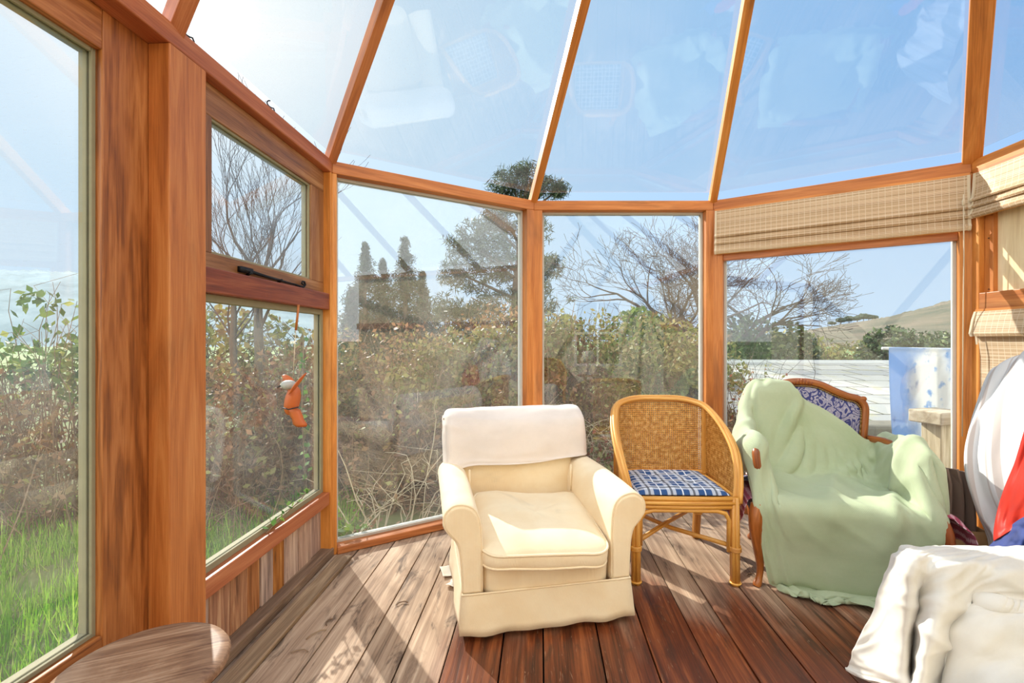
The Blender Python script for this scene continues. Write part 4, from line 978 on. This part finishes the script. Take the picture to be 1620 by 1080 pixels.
L_GREEN = m_leaf('green_leaves', [(0, srgb(54, 82, 36)), (.5, srgb(88, 116, 50)), (.85, srgb(136, 152, 70)), (1, srgb(176, 178, 100))])
L_DARK = m_leaf('laurel_leaves', [(0, srgb(34, 52, 30)), (.5, srgb(56, 80, 42)), (.9, srgb(88, 112, 60)), (1, srgb(150, 160, 110))], .25, .4)
L_PINE = m_leaf('pine_needles', [(0, srgb(32, 46, 36)), (.5, srgb(54, 72, 52)), (1, srgb(96, 110, 74))], .3)
L_IVY = m_leaf('ivy_leaves', [(0, srgb(48, 84, 36)), (.6, srgb(92, 136, 56)), (1, srgb(150, 180, 84))], .4)
L_ROSE = m_leaf('red_tinged_leaves', [(0, srgb(120, 50, 40)), (.3, srgb(150, 84, 60)), (.5, srgb(112, 104, 60)), (1, srgb(150, 150, 90))])
GRASS = m_leaf('spring_grass', [(0, srgb(84, 140, 26)), (.5, srgb(134, 190, 44)), (.9, srgb(186, 220, 84)), (1, srgb(196, 196, 130))], .45)
BARK = m_plain('grey_bark', srgb(112, 98, 84), .95, .4, 12, .4); STEM = m_plain('dry_stems', srgb(150, 122, 92), .9, .4, 9); PALESTEM = m_plain('bleached_stems', srgb(206, 188, 156), .9, .3, 9); TWIGB = m_plain('dark_twigs', srgb(86, 72, 66), .9, .3, 12)
# ground
def m_ground():
    m, nt, o = nodes('rough_ground'); g = G(nt); p = g.n('NewGeometry').outputs['Position']
    c = g.ramp(g.noise(p, sc=.6, detail=8), [(.35, srgb(70, 84, 40)), (.5, srgb(96, 108, 52)), (.65, srgb(120, 104, 70))])
    far = g.ramp(g.noise(p, sc=.02, detail=6), [(.4, srgb(96, 120, 64)), (.6, srgb(134, 150, 90))])
    c = g.mix(g.sm(g.vm('LENGTH', p), 15, 40), c, far)
    g.lk(g.pr(c, .95), o.inputs[0]); return m
gb = MB(); gb.box((0, 100, GZ-.1), (1400, 1000, .2)); tag(gb.build('ground', m_ground()), 'grass and soil ground around the garden room', 'ground', kind='structure')
# lawn beside the tall door
n = 26000; gp = np.stack([RNG.uniform(-5.2, -1.3, n), RNG.uniform(.4, 4.6, n), np.full(n, GZ)], 1)
keep = [i for i in range(n) if (gp[i, 0] < -1.33) and mnoise.noise(Vector((gp[i, 0]*2.5, gp[i, 1]*2.5, 0))) > -.35]; gp = gp[keep]; n = len(gp)
h = RNG.uniform(.06, .2, n)*(1+.6*(RNG.random(n) < .1)); an = RNG.uniform(0, 6.28, n); ln = RNG.uniform(.0, .07, n); an2 = RNG.uniform(0, 6.28, n)
wv = np.stack([np.cos(an), np.sin(an), np.zeros(n)], 1)*.0045; tip = gp+np.stack([np.cos(an2)*ln, np.sin(an2)*ln, h], 1)
me = bpy.data.meshes.new('lawn_grass'); V = np.stack([gp-wv, gp+wv, tip], 1).reshape(-1, 3); me.vertices.add(3*n); me.vertices.foreach_set('co', V.astype(np.float32).ravel())
me.loops.add(3*n); me.loops.foreach_set('vertex_index', np.arange(3*n, dtype=np.int32)); me.polygons.add(n); me.polygons.foreach_set('loop_start', np.arange(0, 3*n, 3, dtype=np.int32)); me.polygons.foreach_set('loop_total', np.full(n, 3, np.int32)); me.update(calc_edges=True); me.materials.append(GRASS)
o = bpy.data.objects.new('lawn_grass', me); COL.objects.link(o); tag(o, 'bright spring grass outside the tall glazed door', 'grass', kind='stuff')
# hills
def hill(name, prof, d, depth, mat, label):   # prof: photo pixels of the skyline
    X = catmull([[(x, y, 0), (x, y, 0)] for x, y in prof], 120, 2)[:, 0, :]; P = []; mb = MB()
    for k in range(14):
        row = []
        for x, y, _ in X:
            dd = d-depth*(1-k/13); top = pt(x, y, d); s = math.sin(k/13*math.pi/2)
            xx = (x-CX)/F*dd; zz = GZ+(top.z-GZ)*s+(mnoise.noise(Vector((x*.05, k*.6, 0)))*.05+.03*mnoise.noise(Vector((x*.3, k, 4))))*abs(top.z-GZ)*s
            row.append(Vector((xx, dd, zz)))
        P.append(row)
    P.append([Vector((p.x*1.3, p.y*1.3, GZ)) for p in P[-1]])
    mb.grid(P, [(p.x, p.y, p.z) for r in P for p in r]); o = mb.build(name, mat, None, True); return tag(o, label, 'hill', kind='structure')
def m_hill(name, stops, sc):
    m, nt, o = nodes(name); g = G(nt); p = g.n('NewGeometry').outputs['Position']
    c = g.ramp(g.noise(p, sc=sc, detail=9, rough=.65), stops); g.lk(g.pr(c, 1.0), o.inputs[0]); return m
hill('hill', [(-500, 430), (-300, 440), (-100, 442), (0, 437), (60, 436), (130, 440), (200, 446), (330, 458), (450, 480), (560, 500), (700, 520), (820, 532)], 260, 150, m_hill('hazed_wooded_hill', [(.35, srgb(96, 116, 122)), (.55, srgb(120, 140, 146)), (.7, srgb(136, 154, 156))], .06), 'pale wooded hillside far off beyond the left door')  # pale blue-grey distance haze is painted into this hill's base colour
hill('hill', [(1180, 536), (1260, 526), (1310, 518), (1360, 511), (1400, 505), (1440, 496), (1480, 486), (1508, 479), (1560, 468), (1700, 448), (1900, 430)], 300, 190, m_hill('heath_hill', [(.35, srgb(62, 68, 50)), (.5, srgb(98, 90, 70)), (.65, srgb(120, 104, 86))], .05), 'brown heath hill rising at the right of the wide pane')
for k, (x, h) in enumerate(((1316, 2.6), (1330, 4.2), (1343, 4.6), (1356, 4.0), (1366, 5.0), (1374, 4.0), (1382, 3.2))):
    b = pt(x, 516-(x-1310)*.12, 292); t = thing('pine_tree', 'tiny dark pine standing on the skyline of the heath hill', 'tree', b, 0, 'pines on the hill skyline')
    MB().tube([(0, 0, -1), (0.1, 0, h*.8)], .2, 5).build('trunk', BARK, t); MB().soft((0, 0, h*.72), (2.6+.3*(k % 3), 2.4, h*.36), .8, .9, 14, 8, fn=lambda p: p+mnoise.noise_vector(p*.9+Vector((k, 0, 0)))*.7).build('crown', L_PINE, t)
# slate-roofed outbuilding below the right pane
def m_slate():
    m, nt, o = nodes('pale_slates'); g = G(nt); v = g.attr(); b = g.n('TexBrick'); g.lk(v, b.inputs[0]); b.inputs['Scale'].default_value = 1.0
    b.inputs['Brick Width'].default_value = .62; b.inputs['Row Height'].default_value = .46; b.inputs['Mortar Size'].default_value = .012; b.inputs['Color1'].default_value = (*srgb(196, 192, 180), 1); b.inputs['Color2'].default_value = (*srgb(164, 164, 160), 1); b.inputs['Mortar'].default_value = (*srgb(70, 68, 62), 1)
    c = g.mix(g.math('MULTIPLY', g.sm(g.noise(v, sc=4, detail=7), .5, .7), .5), b.outputs[0], srgb(176, 168, 120))
    g.lk(g.pr(c, .95, g.bump(b.outputs[1], -.6, .02), **{'Specular IOR Level': .1}), o.inputs[0]); return m
ob = thing('outbuilding', 'low outbuilding with a pale slate roof beyond the wide pane', 'building', (4.4, 6.0, GZ))
rf = MB(); A = [Vector((-2.2, -1.75, .80)), Vector((2.6, -1.45, .80)), Vector((2.9, 2.2, 1.17)), Vector((-1.3, 2.2, 1.20))]
lo = [p-Vector((0, 0, .06)) for p in A]; rf.add(lo+A, [(3, 2, 1, 0), (4, 5, 6, 7)]+[(i, (i+1) % 4, 4+(i+1) % 4, 4+i) for i in range(4)], [(p.x, p.y, 0) for p in lo+A]); rf.build('slate_roof', m_slate(), ob)
STONE = m_plain('rubble_stone', srgb(150, 142, 124), .95, .5, 5, .5); MB().box((.3, .3, .33), (4.2, 3.3, .66)).build('stone_wall', STONE, ob)
MB().beam((-1.3, 2.2, 1.2), (2.9, 2.2, 1.18), .14, .07).build('ridge_capping', m_plain('lead_flashing', srgb(196, 200, 200), .5), ob)
wl_ = MB(); wl_.box((3.95, 3.98, .15), (2.0, .28, .86)); tag(wl_.build('garden_wall', STONE, None, bevel=.03), 'low rubble stone garden wall behind the blue towel', 'wall')
# towel on a rail and weathered post, outside the wide pane
def m_towel():
    m, nt, o = nodes('blue_printed_towel'); g = G(nt); v = g.attr()
    d = g.vm('LENGTH', g.vm('MULTIPLY', g.vm('SUBTRACT', v, (.56, .52, 0)), (1.5, .8, 1))); d = g.math('ADD', d, g.math('MULTIPLY', g.math('SUBTRACT', g.noise(v, sc=4, detail=5), .5), .6))
    c = g.mix(g.sm(d, .62, .30), srgb(150, 184, 226), srgb(240, 240, 238)); c = g.mix(g.sm(g.noise(v, sc=7, detail=5), .54, .66), c, srgb(156, 188, 226))
    c = g.mix(g.math('MULTIPLY', g.sm(g.noise(v, (1, .6, 1), 3.2, 4), .58, .66), .55), c, srgb(104, 128, 182))
    tl = g.n('BsdfTranslucent'); g.put(tl.inputs[0], c); g.lk(g.mixsh(.45, g.pr(c, .95), tl.outputs[0]), o.inputs[0]); return m
C = pgrid([[(1406, 549, 3.36), (1430, 549, 3.36), (1455, 550, 3.36), (1480, 550, 3.36), (1506, 551, 3.36), (1540, 552, 3.36)], [(1407, 600, 3.33), (1432, 600, 3.36), (1456, 600, 3.31), (1480, 600, 3.36), (1506, 600, 3.32), (1542, 600, 3.34)], [(1409, 650, 3.33), (1434, 655, 3.35), (1458, 655, 3.31), (1482, 655, 3.36), (1508, 655, 3.32), (1544, 655, 3.34)], [(1412, 694, 3.34), (1436, 704, 3.35), (1460, 712, 3.33), (1484, 722, 3.36), (1512, 728, 3.32), (1548, 730, 3.34)]])
tag(cloth_obj('towel', catmull(C, 40, 50), m_towel(), solid=.006), 'faded blue and white printed towel hanging outside the wide pane', 'towel')
ra, rb = pt(1396, 551, 3.37), pt(1640, 555, 3.37); dr = thing('drying_rail', 'white drying rail carrying the blue towel outside', 'rail', (ra.x, ra.y, GZ)); 
MB().tube([(0, 0, ra.z-GZ), tuple(rb-Vector((ra.x, ra.y, GZ)))], .012, 10).build('rod', WHITE, dr, True)
for k in (.35, .98): q = ra.lerp(rb, k)-Vector((ra.x, ra.y, 0)); MB().tube([(q.x, .0, 0), (q.x, .0, ra.z-GZ)], .012, 10).build('leg', WHITE, dr, True)
cp = pt(1484, 650, 3.08); po = thing('timber_post', 'bleached timber post with block cap outside beside the towel', 'post', (cp.x, cp.y, GZ), .25)
MB().box((.0, 0, (cp.z-GZ-.07)/2), (.13, .12, cp.z-GZ-.07)).build('shaft', W_OUT, po, bevel=.006); MB().box((.0, 0, cp.z-GZ-.035), (.25, .2, .085)).build('cap', W_OUT, po, bevel=.008)
# ---- trees
def grow(mb, p, d, L, r, depth, spread, lean=.0, up=.25, nseg=4, kids=(2, 3), jit=.16, rmin=.004, ratio=.72):
    pts = [p.copy()]; q = p.copy(); dd = d.copy(); tips = []
    for i in range(nseg):
        dd = (dd+Vector((random.gauss(0, jit), random.gauss(0, jit), random.gauss(0, jit*.6)+up*.12))).normalized(); q = q+dd*(L/nseg); pts.append(q.copy()); tips.append((q.copy(), dd.copy()))
    r1 = max(rmin, r*.55); mb.tube(pts, [r+(r1-r)*i/nseg for i in range(nseg+1)], 6 if r > .03 else (4 if r > .012 else 3), caps=False)
    if depth <= 0: return
    for i in range(random.randint(*kids)):
        t = random.choice(tips[1:]) if i else tips[-1]; ax = Vector((random.gauss(0, 1), random.gauss(0, 1), random.gauss(0, .5)+lean)).normalized()
        nd = (t[1]+ax*spread*random.uniform(.7, 1.25)).normalized(); nd.z += up*.3; nd.normalize()
        grow(mb, t[0], nd, L*random.uniform(ratio-.12, ratio+.1), r1*random.uniform(.6, .9), depth-1, spread, lean, up, nseg, kids, jit, rmin, ratio)
def bare_tree(name, label, base, stems, bark=BARK, twig=TWIGB, kl=1.0, kr=.42):
    t = thing(name, label, 'tree', base); tr, br = MB(), MB()
    for (p, d, L, r, depth, spread, up, kids, n) in stems:
        p = Vector(p); d = Vector(d).normalized(); pts = [p+d*L*k/5+Vector((random.gauss(0, .03), random.gauss(0, .03), 0))*(k > 0) for k in range(6)]
        tr.tube(pts, [r*(1-.09*k) for k in range(6)], 9)
        for k in range(n):
            q = pts[random.choice((2, 3, 3, 4, 4, 5))] if k > 1 else pts[5]; ax = Vector((random.gauss(0, 1), random.gauss(0, .8), random.gauss(0, .4))).normalized()
            grow(br, q, (d*.55+ax*spread*1.1+Vector((0, 0, .35))).normalized(), L*random.uniform(.55, .8)*kl, r*kr, depth, spread, 0, up, 4, kids)
    tr.build('trunk', bark, t, True); br.build('branches', twig, t); return t
random.seed(21)
bare_tree('bare_tree', 'slim leafless tree rising behind the small top sash', (-5.6, 10.0, GZ), [((0, 0, 0), (.02, 0, 1), 2.9, .13, 3, .42, .5, (3, 4), 10), ((-.7, .4, 0), (-.05, .05, 1), 2.6, .10, 3, .42, .5, (3, 4), 8)], kl=.80, kr=.27)
t = bare_tree('bare_tree', 'wide leafless tree with ivied trunk behind the rattan chair', (4.0, 9.2, GZ), [((0, 0, 0), (-.03, 0, 1), 1.7, .15, 4, .9, .18, (3, 4), 9), ((.1, 0, .8), (.6, .1, .85), 1.3, .09, 4, .8, .08, (3, 4), 6), ((-.1, 0, .7), (-.6, .0, .9), 1.6, .09, 4, .8, .2, (3, 4), 6)])
iv = np.concatenate([ell((0, 0, .5+.3*k), (.24, .24, .25), 160, .6) for k in range(5)]); quads('ivy', iv, .055, L_DARK, t, .7)
# big pine seen through middle panes
d = 14.0; base = pt(812, 0, d); base.z = GZ; t = thing('pine_tree', 'big dark pine towering behind the middle bay post', 'tree', base)
MB().tube([(0, 0, 0), (.15, 0, 3), (.3, 0, 5.2), (.42, 0, 6.6)], [.28, .2, .12, .04], 9).build('trunk', BARK, t, True)
bl = [(828, 275, 17), (812, 292, 26), (838, 296, 20), (868, 296, 20), (880, 302, 13), (795, 300, 18), (775, 352, 28), (735, 385, 26), (800, 345, 30), (760, 400, 46), (720, 430, 26), (800, 400, 50), (745, 470, 52), (810, 470, 55), (715, 510, 40), (850, 360, 22), (870, 420, 20), (855, 470, 40), (780, 540, 60), (850, 550, 46), (890, 520, 26)]
P = []
for x, y, r in bl:
    c = pt(x, y, d)-base; R = r/F*d
    R *= 1.2
    for k in range(max(6, int(r*.9))):
        cc = ell(c, (R, R*.8, R*.8), 1)[0]; P.append(ell(cc, (.25, .25, .16), 38))
quads('needles', np.concatenate(P), RNG.uniform(.06, .17, sum(len(p) for p in P)), L_PINE, t, .11)
br = MB(); 
for x, y, r in bl: c = pt(x, y, d)-base; br.tube([(.2, 0, max(.4, c.z-.9)), (c.x*.6+.1, c.y*.6, c.z-.35), tuple(c)], [.06, .04, .015], 5)
br.build('branches', BARK, t, True)
# row of feathery conifers left of it
lab = ['tall feathery conifer leftmost in the row behind the bay pane', 'short feathery conifer second in the row behind the bay pane', 'tallest feathery conifer mid row behind the bay pane', 'small feathery conifer beside the big pine', 'low feathery conifer peeping at the row\'s left end']
for k, (x, y, w_) in enumerate(((577, 382, 34), (606, 408, 26), (641, 368, 36), (668, 424, 26), (556, 452, 22))):
    d = 11.5+.5*(k % 2); top = pt(x, y, d); t = thing('conifer', lab[k], 'tree', (top.x, d, GZ), 0, 'feathery conifers'); H = top.z-GZ
    MB().tube([(0, 0, 0), (0, 0, H*.95)], [.12, .015], 7).build('trunk', BARK, t, True); P = []; bb = MB()
    for i in range(260):
        f = random.random()**.8; z = H*(1-f*.9)-.03; R = (w_/F*d)*(.06+f*2.5)*random.uniform(.45, 1.15); a = random.uniform(0, 6.28)
        e = Vector((math.cos(a)*R, math.sin(a)*R, z-R*.12)); m_ = Vector((math.cos(a)*R*.5, math.sin(a)*R*.5, z+R*.25)); bb.tube([(0, 0, z), tuple(m_), tuple(e)], [.012, .008, .004], 3, caps=False)
        for s in np.linspace(.15, 1, 9):
            q = (Vector((0, 0, z))*(1-s)**2+m_*2*s*(1-s)+e*s*s); P.append(ell(q-Vector((0, 0, .04)), (.07, .07, .10), 5))
    quads('foliage', np.concatenate(P), .055, L_PINE, t, .2); bb.build('branches', BARK, t)
# ---- shrubs and thickets, each with its stems and leaves
def shrub(name, label, cat, blobs, leafmat, nleaf, lsize, nstem, stemmat=STEM, srad=.006, asp=.55, group=None, kind=None, thr=-.12, hollow=.3, stray=.15):
    c0 = blobs[0][0]; base = Vector((c0[0], c0[1], GZ)); t = thing(name, label, cat, base, 0, group, kind)
    vol = np.array([b[1][0]*b[1][1]*b[1][2] for b in blobs])**.67; P = []
    for b, v in zip(blobs, vol/vol.sum()): P.append(ell(np.array(b[0])-np.array(base), b[1], int(nleaf*v), hollow))
    P = clumpy(np.concatenate(P), 3.2, thr, random.uniform(0, 50)); P = P[P[:, 2] > 0]
    quads('leaves', P, RNG.uniform(lsize*.6, lsize*1.3, len(P)), leafmat, t, asp); mb = MB()
    for i in range(nstem):
        b = random.choice(blobs); e = Vector(ell(np.array(b[0])-np.array(base), b[1], 1, .7)[0])*1.0; e += Vector((random.gauss(0, stray), random.gauss(0, stray), abs(random.gauss(0, stray))))
        s = Vector((b[0][0]-base.x+random.gauss(0, b[1][0]*.45), b[0][1]-base.y+random.gauss(0, b[1][1]*.45), 0)); m_ = s.lerp(e, .55)+Vector((random.gauss(0, .12), random.gauss(0, .12), random.uniform(.05, .35)))
        pts = [s*(1-u)**2+m_*2*u*(1-u)+e*u*u+Vector((random.gauss(0, .02), random.gauss(0, .02), 0)) for u in (0, .25, .5, .7, .85, 1)]
        mb.tube(pts, [srad, srad*.9, srad*.7, srad*.6, srad*.45, srad*.3], 3, caps=False)
        if random.random() < .6:
            j = random.choice((2, 3, 4)); q = pts[j]; mb.tube([q, q+Vector((random.gauss(0, .12), random.gauss(0, .12), random.uniform(0, .2))), q+Vector((random.gauss(0, .22), random.gauss(0, .22), random.uniform(.05, .35)))], [srad*.5, srad*.4, srad*.25], 3, caps=False)
    mb.build('stems', stemmat, t); return t
random.seed(5)
shrub('bramble_thicket', 'brown bramble thicket beyond the lawn and the left panes', 'thicket', [((-4.6, 3.9, .3), (1.3, .7, .78)), ((-6.4, 4.2, .3), (1.4, .8, .8)), ((-3.2, 4.6, .3), (1.0, .7, .85)), ((-2.3, 4.9, .35), (.8, .7, .95)), ((-2.5, 4.0, .05), (.6, .5, .62)), ((-8, 5, .3), (1.5, 1, .9))], L_BROWN, 26000, .034, 1500, STEM, .005, kind='stuff')
shrub('leafy_shrub', 'open leafy shrub sprouting above the brambles beyond the door', 'shrub', [((-4.05, 3.9, 1.25), (.45, .3, .5)), ((-4.4, 4, 1.0), (.4, .3, .3)), ((-3.7, 3.9, 1.05), (.3, .3, .35))], L_GREEN, 1500, .04, 90, STEM, .006, thr=0, hollow=0)
shrub('bramble_thicket', 'brown and olive bramble bank behind the cream armchair', 'thicket', [((-1.2, 5.6, .4), (1.1, .8, 1.15)), ((-.2, 5.8, .5), (.9, .8, 1.3)), ((-2.1, 5.7, .4), (.8, .8, 1.1)), ((.5, 5.6, .4), (.8, .8, 1.1)), ((-1.0, 4.5, .1), (.8, .5, .6)), ((-.1, 4.75, .1), (.8, .4, .7))], L_BROWN, 26000, .034, 1300, STEM, .006, kind='stuff')
shrub('olive_shrub', 'yellow-olive leafy shrub below the big pine', 'shrub', [((-.35, 5.1, .95), (.75, .4, .55)), ((.25, 5.3, 1.1), (.5, .4, .5)), ((-1.0, 5.0, .9), (.45, .4, .4))], L_OLIVE, 7000, .036, 160, STEM, .006)
shrub('green_shrub', 'dense green shrub filling the middle bay pane', 'shrub', [((1.0, 5.7, .6), (.7, .7, 1.15)), ((1.9, 6.0, .6), (.8, .7, 1.1)), ((.55, 5.5, .8), (.35, .5, .9)), ((2.6, 6.2, .5), (.6, .6, 1.1))], L_OLIVE, 17000, .036, 500, STEM, .006)
shrub('evergreen_shrub', 'fresh green evergreen shrub under the wide leafless tree', 'shrub', [((1.85, 6.7, 1.0), (.55, .5, .8)), ((2.45, 7.0, .8), (.4, .4, .7))], L_GREEN, 6000, .05, 60, STEM, .008)
shrub('low_brambles', 'reddish low brambles under the middle pane behind rattan chair', 'brambles', [((1.0, 4.35, .0), (.6, .4, .5)), ((.45, 4.3, .05), (.3, .4, .5)), ((1.5, 4.5, .0), (.5, .4, .5))], L_ROSE, 5500, .03, 300, PALESTEM, .004)
shrub('dry_stems', 'tangle of bleached dry stems outside the bay pane sill', 'stems', [((-.75, 3.75, -.05), (.5, .25, .3)), ((-.3, 3.9, -.05), (.4, .25, .3)), ((-1.1, 3.5, -.05), (.3, .25, .25))], L_BROWN, 260, .022, 42, PALESTEM, .006, stray=.2)
shrub('rose_bush', 'thin rose bush with reddish shoots left of the slate roof', 'shrub', [((2.15, 4.35, .55), (.35, .25, .55)), ((2.5, 4.5, .6), (.4, .25, .5)), ((2.0, 4.2, .1), (.35, .25, .45))], L_ROSE, 2400, .022, 170, TWIGB, .004, thr=.0, hollow=0)
shrub('laurel_bush', 'dark laurel bush against the sky left of the heath hill', 'bush', [((4.6, 9, .6), (.9, .7, 1.25)), ((5.5, 9.2, .5), (.75, .7, 1.2)), ((4.0, 8.8, .5), (.6, .6, 1.0))], L_DARK, 15000, .06, 80, BARK, .012)
shrub('hedge', 'long pale green hedge beyond the slate roof', 'hedge', [((9.3, 14, .2), (1.4, .8, .95)), ((11, 14.3, .3), (1.4, .8, 1.0)), ((12.6, 14.5, .3), (1.4, .8, 1.1)), ((8.2, 13.8, .1), (.9, .8, .8))], L_OLIVE, 15000, .08, 60, BARK, .012)
shrub('holly_bush', 'dark rounded evergreen bush above the blue towel', 'bush', [((10.9, 13, .7), (1.0, .7, 1.05)), ((12.2, 13.2, .6), (.9, .7, 1.0))], L_DARK, 8000, .08, 40, BARK, .012)
shrub('wood_edge', 'leafless woodland edge in the hollow behind the brambles', 'wood', [((-9, 13, 1), (4, 1, 1.3)), ((-2, 16, 1), (3, 1, 1.5)), ((5, 18, .8), (4, 1, 1.6)), ((11, 20, .6), (4, 1, 1.2))], L_OLIVE, 12000, .12, 500, BARK, .02, kind='stuff')
# ivy sprigs
def ivy(label, pts, n, s, sp):
    t = thing('ivy_sprig', label, 'ivy', pts[0]); P = [Vector(p)-Vector(pts[0]) for p in pts]; MB().tube(P, .003, 5).build('stem', STEM, t, True)
    c = [P[0].lerp(P[-1], k/n)+Vector((random.gauss(0, sp), random.gauss(0, sp*.6), abs(random.gauss(0, sp)))) for k in range(n)]; quads('leaves', [tuple(p) for p in c], s, L_IVY, t, .8)
ivy('ivy sprig creeping along the left window sill', [SL.p(tL(.62), .03, .395), SL.p(tL(.45), .035, .42), SL.p(tL(.3), .035, .44), SL.p(tL(.2), .04, .47)], 22, .017, .014)
ivy('ivy tuft at the foot of the slim corner post', [S1.p(.05, .14, .05), S1.p(.12, .14, .08), S1.p(.2, .15, .06)], 26, .024, .03)
ivy('ivy strand hanging outside the lower left pane', [SL.p(tL(.1), .12, .5), SL.p(tL(.13), .12, .9), SL.p(tL(.11), .12, 1.3)], 34, .02, .018)
# ------------------------------------------------------------------ sky, sun, camera
AZ, EL = math.radians(-35.5), math.radians(31.5)
SUN = Vector((math.sin(AZ)*math.cos(EL), math.cos(AZ)*math.cos(EL), math.sin(EL)))
w = bpy.data.worlds.new('spring_sky'); SC.world = w; w.use_nodes = True; nt = w.node_tree; nt.nodes.clear(); g = G(nt)
dirv = g.n('TexCoord').outputs['Generated']
dv = g.vm('NORMALIZE', dirv)
sd = g.vm('DOT_PRODUCT', dv, tuple(SUN)); up = g.vm('DOT_PRODUCT', dv, (0, 0, 1)); fw = g.vm('DOT_PRODUCT', dv, (0, 1, 0))
ang = g.math('ARCCOSINE', g.math('MINIMUM', sd, .99999))
c = g.ramp(g.math('DIVIDE', ang, 2.0), [(0, (1.5, 1.5, 1.5)), (.05, (1.05, 1.08, 1.1)), (.17, srgb(206, 230, 250)), (.42, srgb(164, 206, 248)), (.75, srgb(106, 170, 238))])
hz = g.sm(up, .55, -.02)
c = g.mix(g.math('MULTIPLY', hz, .75), c, srgb(214, 234, 252))
boost = g.math('ADD', 1.0, g.math('MULTIPLY', g.sm(fw, .25, -.35), 2.1))   # added fill: sky behind the camera brightened and warmed to light the interior
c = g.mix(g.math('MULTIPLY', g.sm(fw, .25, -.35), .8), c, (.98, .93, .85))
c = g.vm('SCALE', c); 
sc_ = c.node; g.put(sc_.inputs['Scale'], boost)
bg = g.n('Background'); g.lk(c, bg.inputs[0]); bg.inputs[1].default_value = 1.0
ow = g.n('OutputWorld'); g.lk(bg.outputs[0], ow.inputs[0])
sl = bpy.data.lights.new('sun', 'SUN'); sl.energy = 7.5; sl.angle = .0093; sl.color = (1, .95, .86)
so = bpy.data.objects.new('sun', sl); COL.objects.link(so); so.rotation_euler = SUN.to_track_quat('Z', 'Y').to_euler(); so.location = SUN*20
cam = bpy.data.cameras.new('camera'); cam.lens = 16; cam.sensor_width = 36; cam.clip_start = .02; cam.clip_end = 3000; cam.shift_y = -2/1620
co = bpy.data.objects.new('camera', cam); COL.objects.link(co); co.location = (0, 0, EYE); co.rotation_euler = (math.pi/2, 0, 0); SC.camera = co
SC.view_settings.view_transform = 'Standard'; SC.view_settings.look = 'None'; SC.view_settings.gamma = 1; SC.view_settings.exposure = .12; SC.view_settings.use_curve_mapping = False
SC.cycles.max_bounces = 10; SC.cycles.transparent_max_bounces = 24; SC.cycles.diffuse_bounces = 5; SC.cycles.glossy_bounces = 4
